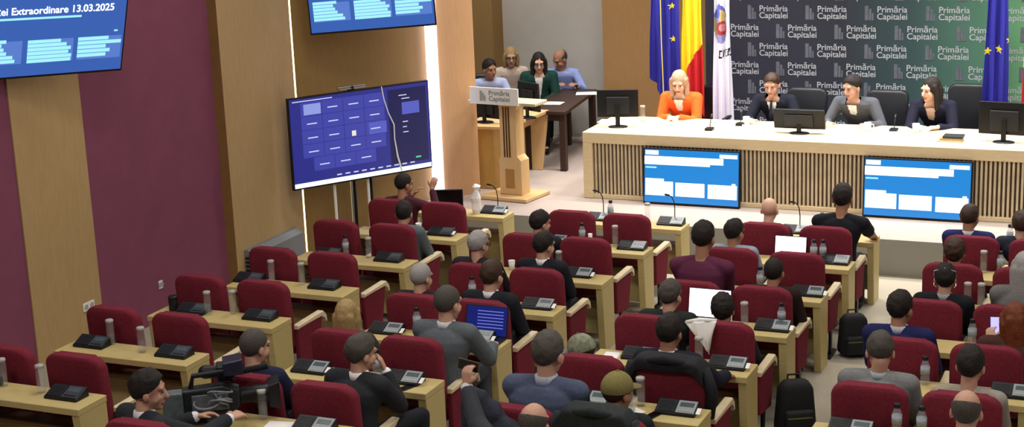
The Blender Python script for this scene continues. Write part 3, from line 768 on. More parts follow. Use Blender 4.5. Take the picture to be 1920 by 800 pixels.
# ------------------------------------------------------------------ stage furniture
def office_chair(x, y, rz, lab, z=STAGE, s=1.12, back=.0):
    t = thing('office_chair', lab, 'chair', (x, y, z), rz, 'black leather chairs on the stage'); t.scale = (s, s, s)
    bm = bmesh.new()
    prism(bm, [(.21, .50)] + [(.255, .75)] + arc(.175, .97 + back, .075, 0, PI/2, 5) + arc(-.175, .97 + back, .075, PI/2, PI, 5) + [(-.255, .75), (-.21, .50)], 'y', -.33, -.24, .03, 3)
    for v in bm.verts: v.co.y -= .08*(v.co.z - .5)
    bm_obj('backrest', bm, leather, t, True)
    bm = bmesh.new(); box(bm, -.255, .255, -.24, .25, .46, .56, .04, seg=3); bm_obj('seat', bm, leather, t, True)
    for k in (-1, 1):
        bm = bmesh.new(); tube(bm, [(k*.25, .12, .50), (k*.30, .12, .56), (k*.30, .12, .70)], .016, 8); tube(bm, [(k*.30, .18, .705), (k*.30, -.2, .705)], .026, 8); bm_obj('armrest', bm, black, t)
    bm = bmesh.new(); tube(bm, [(0, 0, .46), (0, 0, .10)], .03, 10); bm_obj('pedestal', bm, chrome, t)
    bm = bmesh.new()
    for k in range(5): a = k*2*PI/5; tube(bm, [(0, 0, .11), (.27*math.cos(a), .27*math.sin(a), .075)], [.028, .018], 8)
    bm_obj('base', bm, black, t)
    for k in range(5):
        a = k*2*PI/5; bm = bmesh.new(); ell(bm, (.27*math.cos(a), .27*math.sin(a), .031), (V((.03, 0, 0)), V((0, .03, 0)), V((0, 0, .03))), 10, 6); bm_obj('caster', bm, black, t)
    return t
office_chair(1.22, 13.0, PI, 'black leather chair behind the woman in orange')
office_chair(2.58, 13.05, PI, 'black leather chair behind the man in dark suit at the podium')
office_chair(3.68, 13.05, PI, 'black leather chair behind the man in grey jacket at the podium')
office_chair(4.76, 13.05, PI, 'tall black leather chair behind the dark-haired woman at the podium', back=.10)
office_chair(-2.62, 13.95, PI + .5, 'black chair behind the man in pale shirt at the back desk', s=1.05)
PT = STAGE + PZ
monitor((.46, 11.60, PT + .001), PI + .25, .55, .37, 'black monitor seen from behind on the podium beside the woman in orange', .13)
monitor((2.90, 11.66, PT + .001), PI, .66, .27, 'wide low black monitor seen from behind on the podium centre', .06, tilt=.3)
monitor((5.42, 11.62, PT + .001), PI - .12, .62, .40, 'black monitor seen from behind on the podium near the right flag', .09)
for x, y, w, h, rz, lab in ((.33, 11.93, .5, .24, .1, 'white papers behind the monitor beside the woman in orange'), (2.30, 11.72, .42, .22, 0, 'white papers before the man in dark suit'), (3.30, 11.80, .42, .26, .05, 'white papers before the man in grey jacket'),
                            (3.98, 11.86, .30, .24, .2, 'white papers right of the man in grey jacket'), (5.05, 11.78, .36, .26, -.1, 'white papers beside the right-hand black monitor'), (1.35, 11.95, .3, .22, .1, 'white papers before the woman in orange')):
    sheet(x, y, PT + .0005, w, h, rz, lab, 4)
def placard(x, y, lab):
    t = thing('name_placard', lab, 'name plate', (x, y, PT))
    bm = bmesh.new(); prism(bm, [(-.05, .0), (.05, .0), (.004, .10), (-.004, .10)], 'x', -.15, .15, .001); bm_obj('folded_card', bm, paper, t)
    bm = bmesh.new(); box(bm, -.15, .15, -.055, .055, 0, .003); bm_obj('card_foot', bm, paper, t)
placard(2.32, 11.56, 'white folded name card before the man in dark suit')
placard(3.52, 11.60, 'white folded name card before the man in grey jacket')
t = thing('book_stack', 'small stack of a dark notebook on pale books on the podium', 'books', (4.79, 11.55, PT))
for k, (w, m_) in enumerate(((.30, M('book pale', 'cfc2a6', .7)), (.27, M('book tan', 'a5895c', .7)), (.24, M('book dark', '2a2c30', .6)))):
    bm = bmesh.new(); box(bm, -w/2 + k*.02, w/2 + k*.02, -.10, .10, .024*k, .024*k + .023, .003); bm_obj('book', bm, m_, t)
def small_mic(x, y, lab):
    t = thing('table_microphone', lab, 'microphone', (x, y, PT))
    bm = bmesh.new(); box(bm, -.05, .05, -.06, .06, 0, .035, .008); bm_obj('base', bm, black, t)
    bm = bmesh.new(); tube(bm, [(0, .02, .03), (0, .05, .10), (0, .09, .16)], .006, 8); bm_obj('stem', bm, black, t)
    bm = bmesh.new(); rcone(bm, (0, .09, .16), .012, (0, .12, .185), .013); bm_obj('microphone_head', bm, black, t, True)
small_mic(1.72, 11.60, 'small black microphone on the podium right of the woman in orange')
small_mic(4.02, 12.02, 'small black microphone on the podium right of the man in grey jacket')
small_mic(2.02, 12.0, 'small black microphone on the podium beside the white mug')
c = bottle('clear', .66, 12.02, PT, 'small clear bottle on the podium beside the left monitor'); c.scale = (1, 1, .95)
for x, y, lab in ((2.09, 12.05, 'white mug left of the man in dark suit'), (3.70, 11.96, 'white cup before the man in grey jacket'), (4.30, 12.0, 'white mug before the dark-haired woman at the podium')):
    t = thing('mug', lab, 'mug', (x, y, PT))
    bm = bmesh.new(); lathe(bm, [(.036, 0), (.044, .01), (.046, .11), (.040, .11), (.036, .012), (0, .012)], 18); bm_obj('mug_body', bm, white, t, True)
    bm = bmesh.new(); tube(bm, [(.044, 0, .09), (.075, 0, .085), (.08, 0, .05), (.043, 0, .03)], .007, 8); bm_obj('handle', bm, white, t)
t = thing('notebook', 'slim open white laptop tablet lying before the podium centre monitor', 'tablet', (2.62, 11.36, PT))
bm = bmesh.new(); box(bm, -.20, .20, -.08, .08, 0, .012, .004); bm_obj('tablet_body', bm, white, t)
bm = bmesh.new(); box(bm, -.18, .18, -.065, .065, .012, .0132); bm_obj('screen', bm, M('pale screen', 'b9bcc4', .3), t)

# lectern
t = thing('lectern', 'tall light wood lectern with white sign standing at the stage edge', 'lectern', (-.80, 10.98, STAGE), -.12)
bm = bmesh.new(); prism(bm, [(-.40, -.30), (.33, -.30), (.36, .30), (-.37, .30)], 'z', 0, .05, .01); bm_obj('base_plate', bm, wood_lect, t)
bm = bmesh.new(); prism(bm, [(-.17, .05), (.17, .05), (.17, .52), (.10, .58), (.10, 1.20), (.16, 1.30), (-.16, 1.30), (-.13, 1.20), (-.13, .58), (-.17, .52)], 'y', -.12, .10, .008); bm_obj('column', bm, wood_lect, t)
bm = bmesh.new()
for x in (-.085, -.045, -.005): box(bm, x, x + .018, -.127, -.119, .56, 1.24)
bm_obj('slot', bm, M('slot dark', '4a3016', .8), t)
bm = bmesh.new(); box(bm, -.075, .06, -.126, -.119, .14, .40, .002); bm_obj('recess_panel', bm, M('recess oak', 'a37a40', .6, .06, 8), t)
bm = bmesh.new(); prism(bm, [(-.30, 1.30), (.02, 1.30), (.02, 1.345), (-.30, 1.335)], 'x', -.52, .52, .006)
bm_obj('reading_top', bm, M('lectern top', 'cdbb98', .45, .05, 8), t)
bm = bmesh.new(); box(bm, -.46, .28, -.325, -.305, 1.30, 1.525, .004); sg = bm_obj('sign_board', bm, M('sign white', 'e9eae6', .5, .02, 10), t)
bm = bmesh.new(); tm = text_mesh('Prim\u0103ria\nCapitalei', .092, .0008, 'LEFT', .001); add_mesh(bm, tm, Matrix.Translation((-.165, -.3265, 1.415)) @ Matrix.Rotation(PI/2, 4, 'X')); bm_obj('sign_lettering', bm, M('sign grey', '7d858c', .6), sg)
bm = bmesh.new()
for a, b_, z1 in ((-.30, -.265, 1.48), (-.258, -.235, 1.455), (-.228, -.212, 1.42)): box(bm, a, b_, -.3285, -.3255, 1.345, z1)
bm_obj('sign_emblem', bm, M('sign emblem', '9aa09a', .6, .1, 20), sg)
# operators' desk behind the lectern
t = thing('operator_desk', 'light wood desk with splayed side panels behind the lectern', 'desk', (-1.40, 11.95, STAGE))
bm = bmesh.new(); prism(bm, [(-.36, -.68), (.36, -.62), (.42, .72), (-.30, .72)], 'z', .83, .875, .006); bm_obj('desk_top', bm, wood_lect, t)
bm = bmesh.new(); prism(bm, [(-.33, 0), (.27, 0), (.37, .83), (-.33, .83)], 'y', -.63, -.57, .005); bm_obj('front_panel', bm, M('panel oak', 'b99555', .5, .06, 8), t)
bm = bmesh.new(); prism(bm, [(-.26, 0), (.31, 0), (.42, .83), (-.26, .83)], 'y', .66, .71, .005); bm_obj('side_panel', bm, wood_lect, t)
bm = bmesh.new(); box(bm, -.2, -.16, -.57, .66, .25, .80); bm_obj('modesty_panel', bm, wood_lect, t)
bm = bmesh.new(); box(bm, .20, .25, -.57, .66, .70, .82, .004); bm_obj('apron_rail', bm, wood_lect, t)
monitor((-1.47, 11.62, STAGE + .876), -.3 + PI, .50, .40, 'black monitor seen from behind on the operator desk left of the lectern', .06)
monitor((-1.00, 12.05, STAGE + .876), -.5 + PI, .44, .40, 'black monitor on the operator desk right of the lectern sign', .10)
# dark table
t = thing('dark_table', 'dark brown table beside the grey wall with papers on it', 'table', (-1.05, 13.75, STAGE))
dk = M('dark wood', '3a2a24', .5, .1, 8, stretch=(1, 6, 6))
zt = .87
bm = bmesh.new(); prism(bm, [(-.30, -1.18), (.36, -1.18), (.12, .74), (-.42, .74)], 'z', zt - .05, zt, .006); bm_obj('table_top', bm, dk, t)
for x, y in ((-.24, -1.10), (.29, -1.10), (.07, .66), (-.34, .66)):
    bm = bmesh.new(); box(bm, x - .045, x + .045, y - .045, y + .045, 0, zt - .05, .004); bm_obj('leg', bm, dk, t)
bm = bmesh.new(); box(bm, -.24, .28, -1.10, -1.07, zt - .15, zt - .05); bm_obj('apron', bm, dk, t)
sheet(-.93, 14.1, STAGE + zt + .001, .34, .26, .3, 'white papers on the dark table by the grey wall', 3)
sheet(-1.12, 13.2, STAGE + zt + .001, .26, .24, .1, 'white papers before the woman in green on the dark table', 3)

# ------------------------------------------------------------------ people
def ik(S, W, L1, L2, pole):
    d = W - S; D = d.length
    if D > (L1 + L2)*.985: W = S + d.normalized()*(L1 + L2)*.985; d = W - S; D = d.length
    a = (L1*L1 - L2*L2 + D*D)/(2*D); hh = math.sqrt(max(0, L1*L1 - a*a)); n = d.normalized()
    p = pole - n*pole.dot(n)
    return S + n*a + p.normalized()*hh, W
def hand(bm, W, d, pn, side, s, curl=.5):
    """palm, five fingers and a thumb; d: pointing direction, pn: way the palm faces, side: towards the thumb"""
    d = d.normalized(); pn = (pn - d*pn.dot(d)).normalized(); sd = d.cross(pn)
    if sd.dot(side) < 0: sd = -sd
    L = .088*s
    for k, (o, ln) in enumerate(((.030, .072), (.010, .080), (-.011, .074), (-.031, .058))):
        K = W + d*L + sd*o*s
        rcone(bm, W + d*.012*s + sd*o*.55*s, .016*s, K, .0125*s, 8)
        p = K; ang = .15 + curl*.5; q = ln*s
        for fr, r0, r1 in ((.45, .0105, .0098), (.32, .0098, .0092), (.23, .0092, .0082)):
            v = d*math.cos(ang) + pn*math.sin(ang) + sd*(o*.9); e = p + v.normalized()*q*fr
            rcone(bm, p, r0*s, e, r1*s, 8); p = e; ang += curl*.75
    p = W + d*.025*s + sd*.030*s; v = (d*.75 + sd*.8 + pn*.25).normalized()
    e = p + v*.042*s; rcone(bm, W + d*.02*s + sd*.012*s, .017*s, e, .0125*s, 8)
    rcone(bm, e, .0125*s, e + (d*.95 + sd*.25 + pn*.35).normalized()*.036*s, .0095*s, 8)
SKIN = {'a': M('skin light', 'c0957f', .55, .05, 40), 'b': M('skin mid', 'a87b62', .55, .05, 40), 'c': M('skin pale', 'd6ab94', .55, .04, 40)}
HAIR = {'dark': M('dark hair', '221d1b', .7, .45, 90, bump=.6), 'brown': M('brown hair', '3d2b20', .55, .25, 120, bump=.5), 'grey': M('grey hair', '75726f', .6, .2, 120, bump=.5), 'ash': M('ash hair', '4a4641', .7, .3, 120, bump=.5),
        'blond': M('blond hair', 'a08659', .5, .22, 100, bump=.5), 'fair': M('fair hair', 'b89c82', .5, .18, 100, bump=.5), 'auburn': M('auburn hair', '6b3218', .5, .25, 100, bump=.5), 'silver': M('silver hair', '9c9a98', .7, .22, 120, bump=.5)}
eye_m = M('eye', '1a1512', .3, .1, 20, spec=.5); lip_m = M('lips', '9c5a50', .5, .05, 40)
shoe_m = M('black shoe', '151416', .35, .1, 40); frame_m = M('glasses frame', '15151a', .3, .1, 40)
FAB = {}
def fab(hexc):
    if hexc not in FAB: FAB[hexc] = M('cloth ' + hexc, hexc, .85, .10, 45, spec=.15, bump=.12)
    return FAB[hexc]
def person(label, pel, z0, head, yaw=0, hyaw=None, pitch=.1, s=1.0, hair='short', hc='dark', skin='a', top='suit', tc='2a2c33', shirt=None, tie=None, leg='24262c', hands=None, seat=.575, vox=.010,
           vneck=False, glasses=False, lean_side=0, curl=.5, hdir=None, pnl=None, width=1.0, cap=None, group=None, knees=.43, lips=True, mask=False, kn=None):
    cy, sy = math.cos(yaw), math.sin(yaw)
    f = V((-sy, cy, 0)); r = V((cy, sy, 0)); Z = V((0, 0, 1))
    root = V((pel[0], pel[1], z0)); t = thing('person', label, 'person', root, 0, group)
    P = V((0, 0, seat*(1 if seat > .62 else 1))); H = V(head) - root
    hy = yaw if hyaw is None else hyaw
    hf0 = V((-math.sin(hy), math.cos(hy), 0)); hr = V((math.cos(hy), math.sin(hy), 0))
    hf = hf0*math.cos(pitch) - Z*math.sin(pitch); hu = Z*math.cos(pitch) + hf0*math.sin(pitch)
    k = 1.10*s
    def hp(x, y, z): return H + (hr*x + hf*y + hu*z)*k
    N = H - Z*.155*s - f*.035*s - hf0*.012
    B = (N - P); mid = P + B*.5 - f*.02
    def spine(q): return P*(1-q)**2 + (mid*2 - (P + N)*.5)*2*q*(1-q) + N*q*q
    rings = [(-.10, .150, .110), (0.0, .172, .128), (.22, .160, .122), (.45, .158, .118), (.65, .188, .124), (.80, .205, .120), (.90, .175, .100), (.97, .105, .078), (1.03, .064, .062)]
    def torso(bm, inf, q0=-.2, q1=2, wd=1.0):
        rr = []
        for q, a, b in rings:
            if q < q0 or q > q1: continue
            c = spine(max(q, 0)) + (Z*q*.8 if q < 0 else V((0, 0, 0)))
            rr.append((c, r*(a*s*wd + inf), f*(b*s*wd + inf)))
        loft(bm, rr)
    Sd = {}; Ed = {}; Wd = {}
    shl = spine(.875)
    arms = {}
    for sg in (-1, 1):
        S = shl + r*sg*.192*s*width + Z*(.012 if top in ('suit', 'coat') else -.005)
        tgt = (hands or {}).get(sg)
        W = (V(tgt) - root) if tgt is not None else P + f*(.34*s) + r*sg*.10 + Z*.10
        pole = r*sg*.55 - Z*.9 - f*.25
        E, W = ik(S, W, .29*s, .265*s, pole)
        arms[sg] = (S, E, W)
    # --- body: one continuous surface
    bm = bmesh.new()
    torso(bm, -.018)
    rcone(bm, N + Z*.0, .058*s, hp(0, -.022, -.06), .054*s)
    ell(bm, hp(0, -.012, .028), (hr*.076*k, hf*.097*k, hu*.092*k)); ell(bm, hp(0, .022, -.045), (hr*.060*k, hf*.070*k, hu*.078*k))
    ell(bm, hp(0, .064, -.098), (hr*.030*k, hf*.026*k, hu*.022*k), 10, 6); rcone(bm, hp(0, .090, .008), .010*k, hp(0, .108, -.036), .0155*k, 8)
    rcone(bm, hp(-.042, .078, .026), .014*k, hp(.042, .078, .026), .014*k, 8)
    for sg in (-1, 1):
        ell(bm, hp(sg*.079, -.004, -.018), (hr*.012*k, hf*.021*k, hu*.033*k), 10, 6); rcone(bm, hp(sg*.04, .066, -.03), .02*k, hp(sg*.045, .05, -.05), .02*k, 8)
        S, E, W = arms[sg]
        rcone(bm, S, .054*s, E, .043*s); rcone(bm, E, .043*s, W, .028*s)
        hd = (hdir or {}).get(sg); hd = V(hd) if hd is not None else (W - E).normalized() - Z*.15
        pn = (pnl or {}).get(sg); pn = V(pn) if pn is not None else -Z*1.0 - r*sg*.3
        hand(bm, W, hd, pn, -r*sg + f*.2, s*1.02, curl)
        hip = P + r*sg*.095*s - Z*.02 + f*.02
        kk = (kn or {}).get(sg); K = (V(kk) - root) if kk is not None else P + r*sg*.115*s + f*knees*s + Z*(-.025 if seat < .62 else -.04)
        A = V((K.x, K.y, .10)) - f*.04 + r*sg*.02
        rcone(bm, hip, .072*s, K, .050*s); rcone(bm, K, .050*s, A, .036*s); rcone(bm, A - Z*.02, .03, A + f*.13*s - Z*.05, .026)
        Sd[sg] = (hip, K, A)
    mesh_obj('body', blend(bm, vox, 3), SKIN[skin], t)
    # eyes, lips
    bm = bmesh.new()
    for sg in (-1, 1): ell(bm, hp(sg*.031, .0855, .001), (hr*.0115*k, hf*.007*k, hu*.0055*k), 10, 6)
    bm_obj('eyes', bm, eye_m, t, True)
    bm = bmesh.new(); rcone(bm, hp(-.02, .089, -.071), .0065*k, hp(.02, .089, -.071), .0065*k, 8); bm_obj('lips', bm, lip_m, t, True)
    if mask:
        bm = bmesh.new()
        for sg in (-1, 1): tube(bm, [hp(sg*.081, .0, -.01), hp(sg*.085, -.02, -.05), hp(sg*.07, .06, -.08)], .004*k, 6)
        tube(bm, [hp(-.085, .0, .02), hp(-.08, -.06, .07), hp(0, -.085, .10), hp(.08, -.06, .07), hp(.085, 0, .02)], .007*k, 8); bm_obj('headset_band', bm, chrome, t)
    if glasses:
        bm = bmesh.new()
        for sg in (-1, 1):
            pts = [hp(sg*.033 + .024*math.cos(a), .099, .0 + .019*math.sin(a)) for a in [2*PI*i/12 for i in range(13)]]; tube(bm, pts, .0035*k, 6)
            tube(bm, [hp(sg*.057, .098, .004), hp(sg*.082, .0, .004)], .003*k, 6)
        tube(bm, [hp(-.01, .101, .004), hp(.01, .101, .004)], .0035*k, 6); bm_obj('glasses', bm, frame_m, t)
    # --- hair or headwear
    def skull(g=1.0, c=(0, -.014, .030), rad=(.084, .105, .102)):
        bm = bmesh.new(); ell(bm, hp(*c), (hr*rad[0]*g*k, hf*rad[1]*g*k, hu*rad[2]*g*k), 40, 28); return bm
    def cut(bm, pt, nrm):
        n = (hr*nrm[0] + hf*nrm[1] + hu*nrm[2]).normalized()
        g = bmesh.ops.bisect_plane(bm, geom=bm.verts[:] + bm.edges[:] + bm.faces[:], plane_co=hp(*pt), plane_no=n, clear_outer=True)
        ed = [e for e in g['geom_cut'] if isinstance(e, bmesh.types.BMEdge)]
        if ed:
            try: bmesh.ops.holes_fill(bm, edges=ed)
            except Exception: pass
    hm = HAIR[hc]
    if hair in ('short', 'buzz', 'bald', 'curly'):
        bm = skull(1.0 if hair == 'short' else (.955 if hair in ('buzz', 'bald') else 1.1))
        cut(bm, (0, .078, .062), (0, .62, -.78)); cut(bm, (0, 0, -.078), (0, 0, -1)); cut(bm, (0, .055, 0), (0, 1, -.25))
        if hair == 'bald': cut(bm, (0, -.02, .055), (0, .35, 1)); cut(bm, (0, .02, 0), (0, 1, -.1)); cut(bm, (0, 0, -.05), (0, 0, -1))
        if hair == 'curly':
            for v in bm.verts: v.co += (v.co - hp(0, 0, .03))*.10*noise.noise(v.co*38)
        elif hair == 'short':
            for v in bm.verts:
                q = v.co - hp(0, 0, .02); v.co += q*(.06*noise.noise(v.co*22) + .035*noise.noise(v.co*70) + (.06 if q.dot(hu) > .05*k and q.dot(hf) > 0 else 0))
        bm_obj('hair', bm, hm, t, True)
    elif hair in ('long', 'bob', 'tail'):
        ln = {'long': .26, 'bob': .15, 'tail': .10}[hair]
        bm = bmesh.new(); ell(bm, hp(0, -.022, .032), (hr*.088*k, hf*.104*k, hu*.104*k)); ell(bm, hp(0, -.06, -.04), (hr*.085*k, hf*.062*k, hu*.12*k))
        dn = (-Z*.9 + -hu*.1).normalized()
        for sg in (-1, 1):
            a = hp(sg*.076, .012, .04); rcone(bm, a, .026*k, hp(sg*.085, .0, -.03), .030*k); rcone(bm, hp(sg*.085, .0, -.03), .030*k, hp(sg*.08, -.01, -.05) + dn*ln*.7, .026*k)
            rcone(bm, hp(sg*.05, -.07, 0), .045*k, hp(sg*.05, -.075, -.05) + dn*ln, .036*k)
        rcone(bm, hp(0, -.08, 0), .055*k, hp(0, -.08, -.05) + dn*ln, .045*k)
        me = blend(bm, .010, 3); bm = bmesh.new(); bm.from_mesh(me); bpy.data.meshes.remove(me)
        for v in bm.verts: v.co += (v.co - hp(0, -.02, .0)).normalized()*.004*noise.noise(V((v.co.x*45, v.co.y*45, v.co.z*5)))
        bm_obj('hair', bm, hm, t, True)
    if cap:
        bm = skull(1.02, (0, -.008, .034), (.088, .108, .100)); cut(bm, (0, 0, .012), (0, .08, -1))
        o = bm_obj('cap', bm, cap[0], t, True)
        bm = bmesh.new(); ell(bm, hp(0, .115, .022), (hr*.068*k, hf*.075*k, hu*.010*k), 16, 6); bm_obj('visor', bm, cap[1], t, True)
        bm = bmesh.new(); ell(bm, hp(0, -.008, .138), (hr*.01*k, hf*.01*k, hu*.006*k), 8, 6); bm_obj('cap_button', bm, cap[0], t, True)
    # --- clothing
    fm = fab(tc); inf = {'suit': .022, 'shirt': .010, 'tee': .012, 'coat': .036}[top]
    bm = bmesh.new(); torso(bm, inf, -.2, 1.0, width if top in ('suit', 'coat') else 1)
    for sg in (-1, 1):
        S, E, W = arms[sg]; a = .058*s + inf*.9
        rcone(bm, spine(.93) + r*sg*.06*s, .052*s + inf, S + Z*.004, a)
        if top == 'tee': rcone(bm, S, a, S + (E - S)*.62, .056*s + inf*.8)
        else:
            rcone(bm, S, a, E, .048*s + inf*.8); rcone(bm, E, .047*s + inf*.8, W - (W - E).normalized()*.045, .036*s + inf*.7)
    me = blend(bm, .0125, 3)
    if vneck or top == 'suit':
        nk = spine(.97)
        bm = bmesh.new(); bm.from_mesh(me)
        # shirt shows in the open front
        def zone(c):
            q = c - nk; fr = q.dot(f); dz = -q.z
            return fr > .0 and dz > -.08 and dz < .40*s and abs(q.dot(r)) < (.062*s)*(1 - max(0, dz)/(.40*s)) and fr > .02
        if vneck:
            def bare(c):
                q = c - nk; return q.dot(f) > .0 and -q.z < .035*s and abs(q.dot(r)) < .085*s
            bmesh.ops.delete(bm, geom=[fc for fc in bm.faces if bare(fc.calc_center_median())], context='FACES')
            inner = [fc for fc in bm.faces if zone(fc.calc_center_median())]
            b2 = bmesh.new(); mp = {}
            for fc in inner:
                vs = []
                for v in fc.verts:
                    if v not in mp: mp[v] = b2.verts.new(v.co - f*.003)
                    vs.append(mp[v])
                b2.faces.new(vs)
            bmesh.ops.delete(bm, geom=inner, context='FACES')
            me2 = bpy.data.meshes.new('shirt_front'); b2.to_mesh(me2); b2.free(); mesh_obj('shirt', me2, fab(shirt or 'f0f0f2'), t, True)
            if tie:
                b3 = bmesh.new()
                fr = nk + f*(.085*s) - Z*.03
                rr = []
                for q, w_, o_ in ((.0, .018, .02), (.03, .014, .03), (.16, .026, .055), (.30, .030, .055)):
                    rr.append((nk - Z*(q + .015) + f*(.062*s + inf + o_), r*w_, f*.006))
                loft(b3, rr, 12); bm_obj('tie', b3, fab(tie), t, True)
        bm.to_mesh(me); bm.free()
        for p in me.polygons: p.use_smooth = True
    mesh_obj({'suit': 'jacket', 'shirt': 'shirt_top', 'tee': 'tshirt', 'coat': 'coat'}[top], me, fm, t)
    if shirt and top in ('suit', 'coat') and not vneck:
        bm = bmesh.new(); c = spine(.985); c2 = N + Z*.034*s + f*.008
        loft(bm, [(c - Z*.01, r*.080*s, f*.074*s), (c2, r*.070*s, f*.068*s), (c2 + Z*.002, r*.064*s, f*.062*s)]); bm_obj('shirt_collar', bm, fab(shirt), t, True)
        for sg in (-1, 1):
            S, E, W = arms[sg]; dd = (W - E).normalized(); b4 = bmesh.new(); rcone(b4, W - dd*.05, .034*s + .008, W - dd*.014, .036*s + .004, 12); bm_obj('shirt_cuff', b4, fab(shirt), t, True)
    bm = bmesh.new(); torso(bm, .008, -.2, .16)
    for sg in (-1, 1):
        hip, K, A = Sd[sg]; rcone(bm, hip, .082*s, K, .066*s); rcone(bm, K, .064*s, A + Z*.02, .050*s)
    mesh_obj('trousers', blend(bm, .014, 3), fab(leg), t)
    for sg in (-1, 1):
        hip, K, A = Sd[sg]; bm = bmesh.new(); a = V((A.x, A.y, .052))
        rcone(bm, a - f*.03, .042, a + f*.16*s - Z*.012, .036)
        for v in bm.verts:
            if v.co.z < .004: v.co.z = .004
        bm_obj('shoe', bm, shoe_m, t, True)
    return t, arms, root, hp
def seated(b, n, side, head, label, **kw):
    x = CX[b][side]; px = kw.pop('px', None)
    if px is None: px = x + max(-.06, min(.06, (head[0] - x)*.6))
    OCC[(b, n, side)] = kw.pop('who')
    return person(label, (px, YD[n] + kw.pop('dy', .43)), FL[n+1], head, **kw)
OCC = {}
SHIRTW = 'dfe3ea'
# block beside the maroon wall
seated('A', 5, 1, (-.39, 6.98, 1.19), 'man in grey-blue jacket with dark cropped hair, third-row wall block aisle seat', who='man in grey-blue jacket', hc='dark', tc='5f6a70', hyaw=.2)
pA, armsA, rA, hA = seated('A', 6, 0, (-1.01, 8.19, 1.215), 'man in dark red shirt raising hands near his face before the conference screen', who='man raising his hands', hc='dark', top='shirt', tc='4a2530', hyaw=-.5,
       hands={-1: (-1.05, 8.48, 1.02), 1: (-.80, 8.50, 1.10)}, hdir={1: (.1, .3, .6)}, hair='buzz', skin='b')
seated('A', 0, 0, (-1.17, .28, 1.70), 'person in blue jacket mostly cut off at the lower left corner', who='person in blue jacket', tc='2c4a86', hc='brown', px=-1.10)
# second block
seated('B', 0, 0, (1.03, .40, 1.60), 'cameraman in dark grey jacket with thick dark hair turned towards his video camera', who='cameraman', px=1.02, hair='short', hc='dark', tc='2e3136', shirt='e8e8ea', hyaw=-1.05, yaw=-.35, s=1.08,
       hands={1: (1.42, .78, 1.30), -1: (1.12, .80, 1.27)}, skin='a')
seated('B', 1, 0, (1.121, 1.615, 1.53), 'balding man in navy sweater with close-cropped grey hair, behind the video camera', who='balding man in navy', hair='buzz', hc='ash', top='suit', tc='23253f', hyaw=-.35, s=1.06)
seated('B', 1, 1, (1.96, 1.76, 1.517), 'man in dark suit resting his chin on his hand, white collar showing', who='chin-resting man', hc='ash', tc='2c2e33', shirt='eef0f2', hyaw=-.6, yaw=-.1, s=1.06, px=1.92,
       hands={1: (2.06, 1.93, 1.33), -1: (1.78, 1.98, 1.15)}, hdir={1: (-.3, -.1, .9)}, pnl={1: (-.8, -.3, 0)}, kn={1: (2.28, 2.05, .95), -1: (1.80, 2.1, .93)})
seated('B', 2, 0, (1.141, 3.0, 1.36), 'woman with shoulder-length blond hair seen from behind, sixth row', who='blond woman', hair='bob', hc='blond', tc='4a4238')
seated('B', 2, 1, (1.994, 3.18, 1.487), 'man in grey suit leaning towards his dark blue laptop, near the aisle', who='grey-suited laptop user', hair='buzz', hc='ash', tc='5b6268', shirt='c9cdd2', s=1.12, px=1.97, dy=.50, hyaw=-.3, leg='4a4f55', hands={1: (2.20, 3.57, 1.02), -1: (1.86, 3.58, 1.02)}, curl=.4)
seated('B', 3, 0, (1.138, 4.376, 1.305), 'man with short silver-grey hair seen from behind, dark top, fifth row', who='silver-haired man', hair='buzz', hc='silver', tc='26272e', hyaw=-.3)
seated('B', 3, 1, (1.825, 4.43, 1.36), 'balding man in dark suit with white collar, arm along the desk, fifth row', who='balding dark-suited man', hair='short', hc='brown', tc='22242b', shirt='dfe3ea', hyaw=-.2, s=1.05)
seated('B', 4, 0, (1.12, 5.668, 1.282), 'grey-haired man with glasses seen from behind beside an empty cup, fourth row', who='grey-haired man', hair='short', hc='silver', tc='2b2730', hyaw=-.35, glasses=True)
seated('B', 4, 1, (1.802, 5.72, 1.305), 'dark-haired man in black suit with white collar, aisle seat of the fourth row', who='dark-haired suited man', hair='short', hc='dark', tc='1f2128', shirt='e6e8ee', hyaw=-.45)
seated('B', 5, 0, (1.26, 6.924, 1.198), 'person with smooth black hair seen from behind, third row', who='black-haired person', hair='short', hc='dark', tc='23232a', hyaw=-.6)
# third block
pF, armsF, rF, hF = seated('C', 0, 1, (3.91, .46, 1.67), 'bald man at the bottom edge holding up a phone in his left hand', who='phone-holding man', hair='bald', hc='ash', tc='3a3d44', shirt='c9ccd2', s=1.04, px=3.82,
       hands={-1: (3.31, .72, 1.80)}, hdir={-1: (0, .15, 1)}, pnl={-1: (.3, .9, 0)}, curl=.8)
seated('C', 1, 0, (3.515, 1.665, 1.70), 'man in slate blue suit jacket with dark grey hair seen from behind', who='man in slate blue suit', hair='short', hc='ash', tc='4d566e', shirt='aeb6c6', s=1.16, hyaw=-.2, width=1.08)
seated('C', 1, 1, (4.005, 1.715, 1.448), 'man in olive cap and dark jacket seen from behind', who='olive-capped man', hair='buzz', hc='brown', tc='23272a', cap=(M('olive cap', '7d7545', .85, .1, 60), M('olive visor', '6e6640', .85, .1, 60)), hyaw=-.45, skin='b', s=1.04,
       kn={1: (4.52, 2.12, .98), -1: (3.98, 2.1, .93)}, leg='20252f')
seated('C', 2, 0, (3.179, 3.15, 1.195), 'person slumped low in a camouflage patterned cap turned to the left', who='person in camouflage cap', hair='buzz', hc='brown', tc='5c5f62', pitch=.30, hyaw=1.45,
       cap=(M('camouflage', '7f8570', .85, .45, 22), M('grey visor', '70757c', .85, .1, 40)), s=1.0, px=3.30, seat=.575)
seated('C', 2, 1, (3.948, 3.05, 1.462), 'man in dark navy jacket with short dark hair, black coat over his chair', who='man with the coat', hair='short', hc='dark', tc='20222e', shirt='c9ccd4', hyaw=-.1, s=1.06, hands={1: (4.28, 3.48, 1.0)}, skin='b')
